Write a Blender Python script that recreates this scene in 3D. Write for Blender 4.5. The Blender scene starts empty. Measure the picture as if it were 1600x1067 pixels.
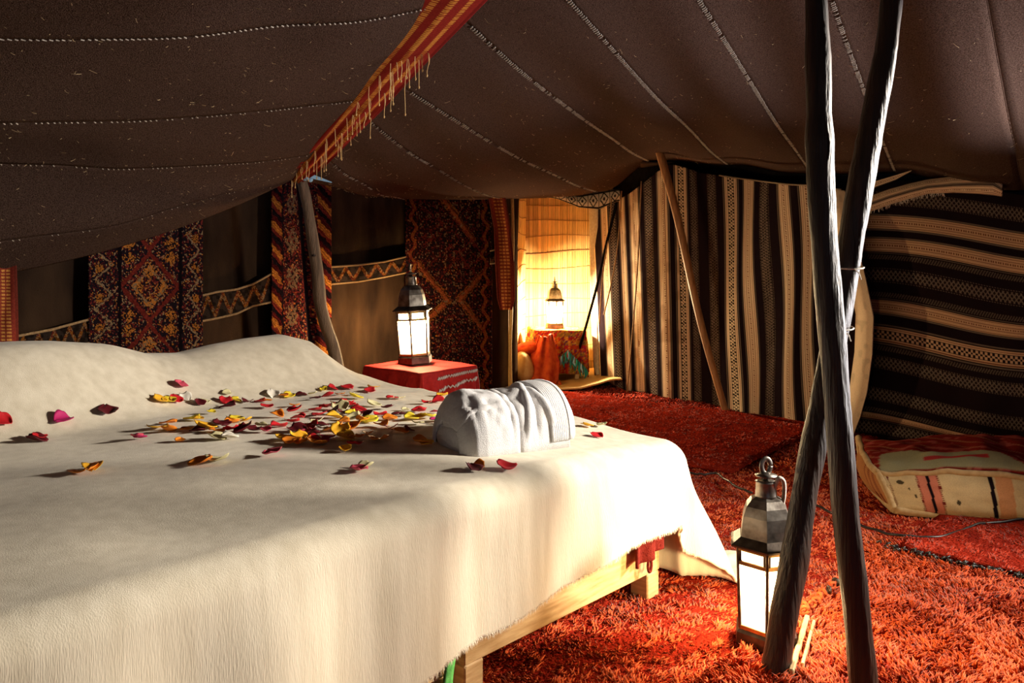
import bpy, bmesh, math, random
import numpy as np
from mathutils import Vector, Matrix
from mathutils.bvhtree import BVHTree

random.seed(7)
RNG = np.random.default_rng(7)
scene = bpy.context.scene
COL = scene.collection

# ------------------------------------------------------------------ camera
CAM_H, FOC, CX, HY = 1.175, 1300.0, 800.0, 400.0     # eye height, focal length and horizon row for a 1600x1067 frame
cam_d = bpy.data.cameras.new('camera')
cam = bpy.data.objects.new('camera', cam_d)
COL.objects.link(cam)
cam.location = (0, 0, CAM_H)
cam.rotation_euler = (math.pi / 2, 0, 0)
cam_d.sensor_width = 36
cam_d.lens = 36 * FOC / 1600
cam_d.shift_y = (HY - 533.5) / 1600
cam_d.clip_start = 0.05
scene.camera = cam

# ------------------------------------------------------------------ world, daylight, exposure
world = bpy.data.worlds.new('world')
scene.world = world
world.use_nodes = True
wb = world.node_tree.nodes['Background']
wb.inputs[0].default_value = (0.55, 0.68, 1.0, 1)
wb.inputs[1].default_value = 0.25

def area_light(name, loc, target, sx, sy, power, color, spread=math.pi):
    d = bpy.data.lights.new(name, 'AREA')
    d.shape = 'RECTANGLE'
    d.size, d.size_y = sx, sy
    d.energy = power
    d.color = color
    d.spread = spread
    o = bpy.data.objects.new(name, d)
    COL.objects.link(o)
    o.location = loc
    o.rotation_euler = (Vector(target) - Vector(loc)).to_track_quat('-Z', 'Y').to_euler()
    return o

# daylight falling in through the tall opening in the right-hand wall, plus two added fills
area_light('entrance_daylight', (3.50, 2.80, 1.82), (0.0, 2.35, 0.62), 0.46, 0.30, 90, (1.0, 0.90, 0.77), math.radians(84))
area_light('roof_fill', (3.48, 2.95, 0.95), (1.6, 2.6, 2.15), 0.45, 0.8, 50, (0.92, 0.92, 1.0), math.radians(84))  # added fill aimed up at the right roof, not a separate flap
area_light('rear_fill', (1.5, -2.1, 1.1), (0.4, 3.0, 1.2), 1.6, 1.2, 2.5, (1.0, 0.90, 0.82))  # added weak fill behind the viewer, no known source there

LP_FLOOR, LP_TABLE, LP_ALCOVE = 40, 85, 400      # watts of the three lantern bulbs
scene.view_settings.view_transform = 'Standard'
scene.view_settings.look = 'None'
scene.view_settings.gamma = 1.0
scene.view_settings.use_curve_mapping = False
scene.view_settings.exposure = 0.12
scene.cycles.use_denoising = True
scene.cycles.max_bounces = 8
scene.cycles.diffuse_bounces = 4
scene.cycles.transparent_max_bounces = 12
scene.cycles.sample_clamp_indirect = 6.0
scene.cycles.caustics_reflective = False
scene.cycles.caustics_refractive = False

# ------------------------------------------------------------------ helpers
def P(px, py, Y):
    return np.array([(px - CX) / FOC * Y, Y, CAM_H + (HY - py) / FOC * Y])

def FL(px, py, z=0.0):
    """floor point (height z) under a picture position"""
    Y = (CAM_H - z) * FOC / (py - HY)
    return np.array([(px - CX) / FOC * Y, Y, z])

def tag(o, label=None, cat=None, group=None, kind=None):
    if label: o['label'] = label
    if cat: o['category'] = cat
    if group: o['group'] = group
    if kind: o['kind'] = kind
    return o

def empty(name, loc=(0, 0, 0)):
    o = bpy.data.objects.new(name, None)
    o.location = loc
    o.empty_display_size = 0.05
    COL.objects.link(o)
    return o

def obj(name, verts, faces, mat, parent=None, smooth=True, colors=None, kind=None):
    """one mesh object; verts in world space, kept in place when parented to an unrotated Empty"""
    me = bpy.data.meshes.new(name)
    verts = np.asarray(verts, dtype=np.float64).reshape(-1, 3)
    if parent is not None:
        verts = verts - np.array(world_loc(parent))
    if isinstance(faces, np.ndarray):
        n, k = faces.shape
        me.vertices.add(len(verts))
        me.vertices.foreach_set('co', verts.astype(np.float32).ravel())
        me.loops.add(n * k)
        me.loops.foreach_set('vertex_index', faces.astype(np.int32).ravel())
        me.polygons.add(n)
        me.polygons.foreach_set('loop_start', np.arange(0, n * k, k, dtype=np.int32))
        me.polygons.foreach_set('loop_total', np.full(n, k, dtype=np.int32))
        me.update(calc_edges=True)
    else:
        me.from_pydata([tuple(v) for v in verts], [], faces)
    if smooth:
        me.polygons.foreach_set('use_smooth', np.ones(len(me.polygons), dtype=bool))
    if colors is not None:
        a = me.color_attributes.new('Col', 'FLOAT_COLOR', 'POINT')
        c = np.ones((len(verts), 4), dtype=np.float32)
        c[:, :3] = np.asarray(colors, dtype=np.float32).reshape(-1, 3)
        a.data.foreach_set('color', c.ravel())
    me.materials.append(mat)
    me.validate()
    o = bpy.data.objects.new(name, me)
    COL.objects.link(o)
    if parent is not None:
        o.parent = parent
    if kind: o['kind'] = kind
    return o

def world_loc(o):
    l = Vector(o.location)
    while o.parent is not None:
        o = o.parent
        l = l + Vector(o.location)
    return l

def grid_faces(n, m):
    i = np.arange(n - 1)[:, None] * m + np.arange(m - 1)[None, :]
    i = i.ravel()
    return np.stack([i, i + 1, i + m + 1, i + m], axis=1)

def cloth(name, pts, mat, parent=None, colors=None, thick=0.0, kind=None, offset=0.0):
    """pts (n, m, 3) grid -> sheet with a real thickness"""
    n, m, _ = pts.shape
    o = obj(name, pts.reshape(-1, 3), grid_faces(n, m), mat, parent, True, None if colors is None else colors.reshape(-1, 3), kind)
    if thick:
        s = o.modifiers.new('thickness', 'SOLIDIFY')
        s.thickness = thick
        s.offset = offset
    return o

def tube_data(pts, rad, seg=8, caps=True, squash=1.0):
    pts = np.asarray(pts, float)
    n = len(pts)
    rad = np.broadcast_to(np.asarray(rad, float), (n,))
    tan = np.gradient(pts, axis=0)
    tan /= np.linalg.norm(tan, axis=1)[:, None] + 1e-12
    ref = np.array([0, 0, 1.0]) if abs(tan[0][2]) < 0.9 else np.array([1.0, 0, 0])
    nrm = np.cross(tan[0], ref); nrm /= np.linalg.norm(nrm)
    V = []
    for i in range(n):
        nrm = nrm - tan[i] * np.dot(nrm, tan[i]); nrm /= np.linalg.norm(nrm) + 1e-12
        b = np.cross(tan[i], nrm)
        for k in range(seg):
            a = 2 * math.pi * k / seg
            V.append(pts[i] + rad[i] * (math.cos(a) * nrm + squash * math.sin(a) * b))
    F = []
    for i in range(n - 1):
        for k in range(seg):
            k2 = (k + 1) % seg
            F.append((i * seg + k, i * seg + k2, (i + 1) * seg + k2, (i + 1) * seg + k))
    if caps:
        F.append(tuple(reversed(range(seg))))
        F.append(tuple((n - 1) * seg + k for k in range(seg)))
    return V, F

class MB:
    """collects shapes into ONE mesh"""
    def __init__(s): s.v, s.f = [], []
    def add(s, V, F):
        k = len(s.v)
        s.v.extend([np.asarray(p, float) for p in V]); s.f.extend([tuple(i + k for i in f) for f in F])
        return s
    def tube(s, *a, **k): return s.add(*tube_data(*a, **k))
    def box(s, c, ax, ay, az, bev=0.0):
        """box at centre c with half-axes ax, ay, az (vectors); small chamfer along its long edges"""
        c, ax, ay, az = (np.asarray(q, float) for q in (c, ax, ay, az))
        if bev <= 0:
            V = [c + i * ax + j * ay + k * az for i in (-1, 1) for j in (-1, 1) for k in (-1, 1)]
            F = [(0, 1, 3, 2), (4, 6, 7, 5), (0, 4, 5, 1), (2, 3, 7, 6), (0, 2, 6, 4), (1, 5, 7, 3)]
        else:
            ly, lz, lx = np.linalg.norm(ay), np.linalg.norm(az), np.linalg.norm(ax)
            py, pz, qx = bev / ly, bev / lz, bev / lx
            prof = [(-1 + py, -1), (1 - py, -1), (1, -1 + pz), (1, 1 - pz), (1 - py, 1), (-1 + py, 1), (-1, 1 - pz), (-1, -1 + pz)]
            V = []
            for i, sc in ((-1, .0), (-1 + qx, 1), (1 - qx, 1), (1, .0)):
                for (j, k) in prof:
                    jj = j if sc else j * (1 - py); kk = k if sc else k * (1 - pz)
                    V.append(c + i * ax + jj * ay + kk * az)
            F = [tuple(reversed(range(8)))]
            for r in range(3):
                for k in range(8):
                    F.append((r * 8 + k, r * 8 + (k + 1) % 8, r * 8 + 8 + (k + 1) % 8, r * 8 + 8 + k))
            F.append(tuple(24 + k for k in range(8)))
        return s.add(V, F)
    def lathe(s, c, prof, seg=16, rot=0.0, M=None):
        V, F = [], []
        for (r, z) in prof:
            for k in range(seg):
                a = rot + 2 * math.pi * k / seg
                V.append(np.array([r * math.cos(a), r * math.sin(a), z]))
        if M is not None: V = [np.array(M @ Vector(v)) for v in V]
        V = [v + np.asarray(c, float) for v in V]
        n = len(prof)
        for i in range(n - 1):
            for k in range(seg):
                F.append((i * seg + k, i * seg + (k + 1) % seg, (i + 1) * seg + (k + 1) % seg, (i + 1) * seg + k))
        F.append(tuple(reversed(range(seg)))); F.append(tuple((n - 1) * seg + k for k in range(seg)))
        return s.add(V, F)
    def build(s, name, mat, parent=None, smooth=False, kind=None):
        return obj(name, np.array(s.v), s.f, mat, parent, smooth, None, kind)

def catmull(pts, n):
    """smooth curve through pts, n samples, uniform in station"""
    pts = np.asarray(pts, float)
    t = np.linspace(0, len(pts) - 1, n)
    return cat_at(pts, t)

def cat_at(pts, t):
    pts = np.asarray(pts, float)
    N = len(pts)
    ext = np.vstack([2 * pts[0] - pts[1], pts, 2 * pts[-1] - pts[-2]])
    t = np.asarray(t, float)
    i = np.clip(np.floor(t).astype(int), 0, N - 2)
    f = (t - i)[..., None]
    p0, p1, p2, p3 = ext[i], ext[i + 1], ext[i + 2], ext[i + 3]
    return 0.5 * ((2 * p1) + (-p0 + p2) * f + (2 * p0 - 5 * p1 + 4 * p2 - p3) * f ** 2 + (-p0 + 3 * p1 - 3 * p2 + p3) * f ** 3)

def vnoise(x, y, seed=0):
    """smooth value noise in -1..1 on numpy arrays"""
    x = np.asarray(x, float); y = np.asarray(y, float)
    xi, yi = np.floor(x).astype(np.int64), np.floor(y).astype(np.int64)
    fx, fy = x - xi, y - yi
    fx, fy = fx * fx * (3 - 2 * fx), fy * fy * (3 - 2 * fy)
    def h(a, b):
        n = (a * 374761393 + b * 668265263 + seed * 974711) & 0x7fffffff
        n = ((n ^ (n >> 13)) * 1274126177) & 0x7fffffff
        return ((n ^ (n >> 16)) & 0xffff) / 32767.5 - 1
    return (h(xi, yi) * (1 - fx) + h(xi + 1, yi) * fx) * (1 - fy) + (h(xi, yi + 1) * (1 - fx) + h(xi + 1, yi + 1) * fx) * fy

def cellrand(a, b, seed=0):
    a = np.floor(a).astype(np.int64); b = np.floor(b).astype(np.int64)
    n = (a * 374761393 + b * 668265263 + seed * 974711) & 0x7fffffff
    n = ((n ^ (n >> 13)) * 1274126177) & 0x7fffffff
    return ((n ^ (n >> 16)) & 0xffff) / 65535.0

def smooth01(x): x = np.clip(x, 0, 1); return x * x * (3 - 2 * x)
def hx(s):
    c = [int(s[i:i + 2], 16) / 255 for i in (0, 2, 4)]
    return tuple(((v + .055) / 1.055) ** 2.4 if v > .04045 else v / 12.92 for v in c)

# ------------------------------------------------------------------ materials (all node-based)
def mat_base(name):
    m = bpy.data.materials.new(name)
    m.use_nodes = True
    nt = m.node_tree
    return m, nt, nt.nodes['Principled BSDF']

def N(nt, kind, **kw):
    n = nt.nodes.new(kind)
    for k, v in kw.items():
        if k.startswith('i_'): n.inputs[k[2:].replace('_', ' ')].default_value = v
        else: setattr(n, k, v)
    return n

def make_mat(name, c1=(.5, .5, .5), c2=None, scale=30, rough=.9, metal=0.0, attr=False, bump=.3, bscale=200, bdist=.004,
             stretch=(1, 1, 1), spec=.3, detail=4, sheen=0.0, wave=None, var=.35):
    m, nt, b = mat_base(name)
    L = nt.links.new
    tc = N(nt, 'ShaderNodeTexCoord')
    mp = N(nt, 'ShaderNodeMapping'); mp.inputs['Scale'].default_value = stretch
    L(tc.outputs['Object'], mp.inputs['Vector'])
    ns = N(nt, 'ShaderNodeTexNoise'); ns.inputs['Scale'].default_value = scale; ns.inputs['Detail'].default_value = detail
    L(mp.outputs[0], ns.inputs['Vector'])
    if attr:
        at = N(nt, 'ShaderNodeVertexColor', layer_name='Col')
        mx = N(nt, 'ShaderNodeMix', data_type='RGBA', blend_type='MULTIPLY')
        mx.inputs['Factor'].default_value = var
        L(at.outputs['Color'], mx.inputs['A'])
        cr = N(nt, 'ShaderNodeValToRGB')
        cr.color_ramp.elements[0].position = .3; cr.color_ramp.elements[1].position = .7
        cr.color_ramp.elements[0].color = (.35, .35, .35, 1); cr.color_ramp.elements[1].color = (1.3, 1.3, 1.3, 1)
        L(ns.outputs[0], cr.inputs[0]); L(cr.outputs[0], mx.inputs['B'])
        L(mx.outputs['Result'], b.inputs['Base Color'])
    else:
        c2 = c2 or tuple(x * .6 for x in c1)
        cr = N(nt, 'ShaderNodeValToRGB')
        cr.color_ramp.elements[0].position = .32; cr.color_ramp.elements[1].position = .68
        cr.color_ramp.elements[0].color = (*c2, 1); cr.color_ramp.elements[1].color = (*c1, 1)
        L(ns.outputs[0], cr.inputs[0]); L(cr.outputs[0], b.inputs['Base Color'])
    b.inputs['Roughness'].default_value = rough
    b.inputs['Metallic'].default_value = metal
    b.inputs['Specular IOR Level'].default_value = spec
    if sheen:
        b.inputs['Sheen Weight'].default_value = sheen
    if bump:
        n2 = N(nt, 'ShaderNodeTexNoise'); n2.inputs['Scale'].default_value = bscale; n2.inputs['Detail'].default_value = 3
        L(mp.outputs[0], n2.inputs['Vector'])
        bp = N(nt, 'ShaderNodeBump'); bp.inputs['Strength'].default_value = bump; bp.inputs['Distance'].default_value = bdist
        src = n2.outputs[0]
        if wave:
            wv = N(nt, 'ShaderNodeTexWave', wave_type='BANDS', bands_direction=wave[1]); wv.inputs['Scale'].default_value = wave[0]
            wv.inputs['Distortion'].default_value = 1.5; wv.inputs['Detail'].default_value = 2; wv.inputs['Detail Scale'].default_value = 3
            L(tc.outputs['Object'], wv.inputs['Vector'])
            ad = N(nt, 'ShaderNodeMath', operation='MULTIPLY_ADD'); ad.inputs[1].default_value = .4; L(wv.outputs[1], ad.inputs[0]); L(n2.outputs[0], ad.inputs[2]); src = ad.outputs[0]
        L(src, bp.inputs['Height']); L(bp.outputs[0], b.inputs['Normal'])
    return m

M = {}
M['roof'] = make_mat('goat_hair_cloth', (.090, .054, .039), (.020, .011, .008), scale=240, rough=.95, bump=.8, bscale=300, bdist=.006, stretch=(1, 1, 1), spec=.0, detail=3)
M['wall'] = make_mat('brown_tent_cloth', (.040, .022, .012), (.012, .007, .005), scale=6, rough=.95, bump=.5, bscale=260, bdist=.004, stretch=(1, 1, .35), spec=.0, detail=8)
M['dark'] = make_mat('black_cloth', (.010, .008, .008), (.005, .004, .004), rough=.95, spec=.0)
M['attr'] = make_mat('dyed_weave', attr=True, scale=160, rough=.92, bump=.5, bscale=420, bdist=.003, spec=.0, var=.55)
M['attr_soft'] = make_mat('dyed_fine_weave', attr=True, scale=240, rough=.9, bump=.35, bscale=700, bdist=.002, spec=.0, var=.25)
M['stitch'] = make_mat('grey_stitch_yarn', (.42, .36, .29), (.22, .18, .14), scale=80, spec=.0)
M['straw'] = make_mat('straw_fleck', (.42, .30, .15), (.22, .15, .08), scale=60, spec=.2)
M['thread'] = make_mat('gold_thread', (.78, .54, .24), (.60, .36, .12), scale=120, spec=.2)
M['wool'] = make_mat('cream_wool_blanket', (.72, .65, .51), (.60, .53, .40), scale=26, rough=1, bump=.28, bscale=420, bdist=.004, stretch=(1, 1, .12), spec=.08, detail=9, sheen=.15)
M['wool_hair'] = make_mat('cream_wool_fringe', (.74, .66, .52), (.62, .54, .40), scale=60, rough=1, spec=.08)
M['terry'] = make_mat('white_terry', (.66, .65, .64), (.58, .57, .57), scale=120, rough=1, bump=.6, bscale=380, bdist=.003, spec=.08, sheen=.2)
M['pine'] = make_mat('pale_pine', (.62, .43, .22), (.42, .26, .11), scale=3.5, rough=.6, bump=.2, bscale=30, bdist=.002, stretch=(3, 3, 26), spec=.3, detail=6)
M['bark'] = make_mat('dark_pole_wood', (.034, .016, .008), (.009, .005, .003), scale=7, rough=.5, bump=.6, bscale=16, bdist=.010, stretch=(6, 6, .6), spec=.45, detail=8)
M['greypole'] = make_mat('weathered_pole_wood', (.23, .15, .095), (.10, .065, .042), scale=8, rough=.75, bump=.8, bscale=40, bdist=.008, stretch=(6, 6, .8), spec=.3, detail=8)
M['canepole'] = make_mat('golden_pole_wood', (.42, .20, .075), (.25, .11, .04), scale=9, rough=.5, bump=.4, bscale=40, bdist=.004, stretch=(6, 6, 1), spec=.4)
M['tin'] = make_mat('tarnished_tin', (.34, .31, .27), (.12, .10, .085), scale=26, rough=.38, metal=.9, bump=.3, bscale=60, bdist=.002, spec=.5)
M['darktin'] = make_mat('dark_tin', (.11, .085, .065), (.04, .03, .024), scale=30, rough=.45, metal=.8, bump=.3, bscale=60, bdist=.002)
M['brass'] = make_mat('dull_brass', (.42, .27, .10), (.20, .12, .05), scale=30, rough=.4, metal=.9, bump=.2, bscale=60, bdist=.002)
M['reed'] = make_mat('dry_reed', attr=True, scale=90, rough=.7, bump=.3, bscale=200, bdist=.002, spec=.25, stretch=(1, 1, .1), var=.3)
M['reed_plain'] = make_mat('reed_mat', (.58, .38, .14), (.40, .25, .09), scale=60, rough=.75, bump=.7, bscale=90, bdist=.004, stretch=(1, 8, 1), spec=.2)
M['twine'] = make_mat('brown_twine', (.34, .20, .09), (.20, .11, .05), scale=90, spec=.15)
M['whitecord'] = make_mat('white_cord', (.70, .66, .58), (.5, .46, .4), scale=90, spec=.2)
M['rug_base'] = make_mat('red_rug_backing', (.30, .022, .010), (.16, .012, .007), scale=14, rough=1, bump=1.0, bscale=70, bdist=.02, spec=.0, detail=8)
M['pile'] = make_mat('red_shag_pile', attr=True, scale=25, rough=1, bump=0, spec=.0, var=.30, sheen=.1)
M['redcloth'] = make_mat('crimson_tablecloth', (.46, .022, .018), (.34, .014, .014), scale=60, rough=.8, bump=.3, bscale=500, bdist=.002, spec=.2)
M['maroon'] = make_mat('maroon_towel', (.15, .022, .018), (.10, .013, .011), scale=90, rough=1, bump=.7, bscale=200, bdist=.004, spec=.0)
M['jamb'] = make_mat('pale_jamb_cloth', (.50, .42, .30), (.38, .31, .21), scale=60, spec=.1)
M['white_trim'] = make_mat('white_trim_cloth', (.75, .72, .70), (.62, .58, .56), scale=120, spec=.15)
M['cable'] = make_mat('black_rubber', (.012, .011, .011), (.008, .007, .007), rough=.4, bump=0, spec=.5)
M['blue'] = make_mat('pale_blue_cloth', (.35, .58, .78), (.22, .40, .60), scale=50, spec=.15)
M['green'] = make_mat('green_strap', (.12, .42, .10), (.07, .28, .06), scale=50, spec=.15)
M['sand'] = make_mat('packed_sand', (.22, .15, .09), (.13, .085, .05), scale=14, rough=1, spec=.05)
M['teal'] = make_mat('teal_yarn', (.03, .30, .20), (.02, .16, .22), scale=40, spec=.15)
M['mattress'] = make_mat('mattress_ticking', (.55, .50, .42), (.48, .42, .35), scale=40, spec=.1)
M['orangecloth'] = make_mat('orange_red_shawl', (.52, .09, .02), (.34, .03, .015), scale=22, rough=.9, bump=.5, bscale=120, spec=.1)
M['tan'] = make_mat('tan_cushion_cloth', (.60, .40, .19), (.45, .28, .12), scale=20, spec=.1)
M['knot'] = make_mat('orange_rug_yarn', (.50, .12, .035), (.34, .05, .02), scale=60, rough=1, spec=.05)
M['whitecord_dull'] = make_mat('raw_edge_yarn', (.34, .27, .19), (.22, .17, .12), scale=90, spec=.1)

def pane_mat():
    m, nt, b = mat_base('frosted_lantern_glass')
    nt.nodes.remove(b)
    out = nt.nodes['Material Output']
    L = nt.links.new
    tr = N(nt, 'ShaderNodeBsdfTransparent'); tr.inputs[0].default_value = (1, .93, .80, 1)
    tl = N(nt, 'ShaderNodeBsdfTranslucent'); tl.inputs[0].default_value = (1, .92, .76, 1)
    gl = N(nt, 'ShaderNodeBsdfGlossy'); gl.inputs['Roughness'].default_value = .15
    a = N(nt, 'ShaderNodeMixShader'); a.inputs[0].default_value = .38
    L(tr.outputs[0], a.inputs[1]); L(tl.outputs[0], a.inputs[2])
    c = N(nt, 'ShaderNodeMixShader'); c.inputs[0].default_value = .05
    L(a.outputs[0], c.inputs[1]); L(gl.outputs[0], c.inputs[2])
    L(c.outputs[0], out.inputs['Surface'])
    return m
M['pane'] = pane_mat()

def glow_mat(name, color, strength):
    m, nt, b = mat_base(name)
    b.inputs['Base Color'].default_value = (.9, .8, .6, 1)
    b.inputs['Emission Color'].default_value = (*color, 1)
    b.inputs['Emission Strength'].default_value = strength
    return m
M['bulb'] = glow_mat('lit_bulb', (1.0, .74, .40), 60)

# ================================================================== SETTING
# ground under the rugs
fv = []
nx, ny = 40, 40
xs = np.linspace(-4.5, 5.5, nx); ys = np.linspace(-2.6, 9.2, ny)
gx, gy = np.meshgrid(xs, ys)
tag(cloth('floor', np.stack([gx, gy, np.zeros_like(gx)], -1), M['sand'], thick=.04, offset=-1), kind='structure')

# lines the hung walls follow (plan view)
def wl_Y(px): return 4.6 / (.667 - (px - CX) / FOC)                 # left wall: depth under a picture column
def wr_Y(px): return 5.953 / ((px - CX) / FOC + .676)              # right wall
WL_T = np.array([.555, .832, 0]); WL_N = np.array([.832, -.555, 0])   # along the left wall (to the back), and into the tent
WR_T = np.array([.560, -.828, 0]); WR_N = np.array([-.828, -.560, 0])

def wall_l(px, py, out=0.0):
    return P(px, py, wl_Y(px)) + WL_N * out
def wall_r(px, py, out=0.0):
    return P(px, py, wr_Y(px)) + WR_N * out

def wl_pts(px, py, out):
    Y = (4.6 - 1.202 * np.asarray(out)) / (.667 - (px - CX) / FOC)         # same wall line, moved 'out' metres into the tent
    return np.stack([(px - CX) / FOC * Y, Y, CAM_H + (HY - py) / FOC * Y], -1)
def wr_pts(px, py, out):
    Y = (5.953 - 1.2066 * np.asarray(out)) / ((px - CX) / FOC + .676)
    return np.stack([(px - CX) / FOC * Y, Y, CAM_H + (HY - py) / FOC * Y], -1)

# ---- left wall: dark brown cloth hung from the eave
s = np.linspace(-2.6, 4.15, 120)                                   # metres along the wall from (-2.2, 3.6)
h = np.linspace(0, 1, 34)
S, H = np.meshgrid(s, h, indexing='ij')
top = np.interp(s, [-2.6, -.3, .2, 1.4, 2.7, 4.15], [1.25, 1.25, 1.38, 1.72, 1.74, 1.80])[:, None]
wv = .020 * np.sin(S * 7 + .6 * np.sin(S * 2.1)) * (1 - .4 * H) + .010 * vnoise(S * 5, H * 3, 3)
pts = np.array([-2.2, 3.6, 0]) + S[..., None] * WL_T + WL_N * (wv - .05)[..., None]
pts[..., 2] = H * top
wall_left = tag(cloth('wall_left', pts, M['wall'], thick=.008), kind='structure')

# ---- right wall backing cloth and the wall with the side entrance
s = np.linspace(-.25, 4.75, 90)
S, H = np.meshgrid(s, h, indexing='ij')
top = np.interp(s, [-.25, .6, 1.2, 3, 4.75], [2.12, 2.12, 2.08, 1.90, 1.90])[:, None]
pts = np.array([.917, 7.45, 0]) + S[..., None] * WR_T - WR_N * (.07 + .015 * np.sin(S * 6) + 0 * H)[..., None]
pts[..., 2] = H * top
wall_right = tag(cloth('wall_right', pts, M['dark'], thick=.008), kind='structure')

def plain_wall(name, p0, p1, z0, z1, n=24, m=14, amp=.02, parent=None):
    p0, p1 = np.array([*p0, 0.]), np.array([*p1, 0.])
    t = np.linspace(0, 1, n); z = np.linspace(0, 1, m)
    T, Z = np.meshgrid(t, z, indexing='ij')
    d = p1 - p0; nn = np.array([-d[1], d[0], 0]) / np.linalg.norm(d)
    pts = p0 + T[..., None] * d + nn * (amp * np.sin(T * np.linalg.norm(d) * 6))[..., None]
    pts[..., 2] = z0 + Z * (z1 - z0)
    o = cloth(name, pts, M['wall'], parent, thick=.008)
    if parent is None: tag(o, kind='structure')
    return o
wall_ent = plain_wall('wall_entrance', (3.58, 3.55), (3.58, 3.2), 0, 1.95)
plain_wall('cloth_panel', (3.58, 2.35), (3.58, -2.3), 0, 1.95, parent=wall_ent)
plain_wall('cloth_panel', (3.58, 3.2), (3.58, 2.35), 2.02, 2.10, parent=wall_ent)
wall_back = plain_wall('wall_back', (3.58, -2.3), (2.6, -2.3), 0, 1.9)
plain_wall('cloth_panel', (.4, -2.3), (-3.6, -2.3), 0, 1.8, parent=wall_back)
plain_wall('cloth_panel', (2.6, -2.3), (.4, -2.3), 1.80, 2.0, parent=wall_back)  # lintel over the gap added for the rear fill

# ================================================================== ROOF (goat hair cloth strips sewn together)
ceiling = tag(empty('ceiling', (0, 2.5, 2.0)), kind='structure')
R = [P(464, 276, 4.42), P(500, 236, 4.10), P(556, 170, 3.62), P(603, 112, 3.25), P(693, 5, 2.66), P(792, -115, 2.17),
     np.array([.15, 1.75, 2.13]), np.array([.30, 1.30, 2.18]), np.array([.45, 1.0, 2.2]), np.array([.60, .60, 2.2]),
     np.array([.7, .2, 2.2]), np.array([.8, -.6, 2.15]), np.array([1.0, -2.5, 2.0])]
E = [P(468, 279, 4.46), P(640, 310, 5.86), P(790, 309, 6.85), P(940, 300, 7.42), P(1018, 252, 7.10), P(1140, 258, 6.45),
     P(1270, 272, 5.78), P(1400, 270, 5.25), P(1600, 296, 4.65), np.array([3.65, 3.55, 1.75]), np.array([3.75, 2.5, 2.05]),
     np.array([3.75, .8, 1.95]), np.array([3.7, -2.5, 1.9])]
R = np.array(R); E = np.array(E)

def roof_right(st, t):
    """st: station 0..12 along ridge, t: 0 at ridge .. 1 at eave"""
    a, b = cat_at(R, st), cat_at(E, st)
    p = a + (b - a) * t[..., None]
    sag = np.interp(st, [0, 1, 2, 3, 4, 6, 8, 12], [.015, .06, .07, .07, .05, .04, .05, .05]) * 4 * t * (1 - t)
    roll = .018 * np.sin(st * 6.28) * np.sin(t * 3.14) * np.clip(st, 0, 1)
    p[..., 2] += -sag + roll + .012 * vnoise(st * 2.3 + 9, t * 5, 5) * np.clip(st * 2, 0, 1)
    return p

RL = np.array([R[0], cat_at(R, .55), R[1], cat_at(R, 2.35), cat_at(R, 4.0), R[6], R[9], R[12]])
LL = np.array([P(-250, 458, 3.25), P(-250, 392, 3.05), P(-250, 246, 2.75), P(-250, 186, 2.45), P(-250, 52, 2.05),
               [-2.0, 1.2, 1.72], [-2.2, .0, 1.6], [-2.2, -2.5, 1.45]])
def roof_left(st, t):
    a, b = cat_at(RL, st), cat_at(LL, st)
    p = a + (b - a) * t[..., None]
    sag = np.interp(st, [0, 1, 2, 3, 4, 7], [.115, .10, .05, .05, .05, .05]) * 4 * np.clip(t, 0, 1.0) * (1 - np.clip(t, 0, 1.0))
    p[..., 2] += -sag + .014 * vnoise(st * 2.1 + 3, t * 6, 6) * np.clip(st * 2, 0, 1)
    over = np.clip(t - 1, 0, 9)
    p[..., 2] -= over * .9
    p[..., 0] -= over * 1.2
    return p

def strips(fn, nst, tmax, parent):
    for i in range(nst):
        st = np.linspace(i - (.006 if i else 0), i + 1, 22)
        t = np.linspace(0, tmax, 60)
        ST, T = np.meshgrid(st, t, indexing='ij')
        cloth('cloth_strip', fn(ST, T), M['roof'], parent, thick=.007)
strips(roof_right, 12, 1.0, ceiling)
strips(roof_left, 7, 1.45, ceiling)

def seam(fn, st, t0, t1, gap, size, slant, parent, jit=.0):
    """a row of slanted stitches lying just under the cloth along one seam"""
    tt = np.linspace(t0, t1, 400)
    pts = fn(np.full_like(tt, st), tt); pts[:, 2] -= .0075
    side = fn(np.full_like(tt, st + .01), tt) - fn(np.full_like(tt, st - .01), tt)
    d = np.r_[0, np.cumsum(np.linalg.norm(np.diff(pts, axis=0), axis=1))]
    mb = MB()
    k = gap
    while k < d[-1]:
        p = np.array([np.interp(k, d, pts[:, j]) for j in range(3)])
        i = min(int(np.searchsorted(d, k)), 398)
        al = pts[i + 1] - pts[i]; al /= np.linalg.norm(al)
        sd = side[i] / (np.linalg.norm(side[i]) + 1e-9)
        v = al * .8 + sd * slant * (1 + random.uniform(-.3, .3)); v /= np.linalg.norm(v)
        w = np.cross(v, [0, 0, 1.]); w /= np.linalg.norm(w) + 1e-9
        L = size * random.uniform(.7, 1.1)
        if random.random() > jit:
            mb.box(p, v * L, w * size * .24, np.cross(v, w) * size * .24)
        k += gap * random.uniform(.9, 1.1)
    mb.build('stitching', M['stitch'], parent, kind='stuff')
for st, g, sz, j in ((1, .026, .008, .45), (2, .025, .009, .3), (3, .024, .0095, .25), (4, .022, .0095, .1), (5, .019, .009, .05), (6, .0175, .0085, .05), (7, .016, .008, .12)):
    seam(roof_right, st, .05, .97, g, sz, 3.2, ceiling, j)
for st, g, sz, j in ((1, .024, .005, .55), (2, .020, .0055, .3), (3, .018, .006, .2), (4, .0155, .0064, .04)):
    seam(roof_left, st, .03, 1.0, g, sz, 1.2, ceiling, j)

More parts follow.
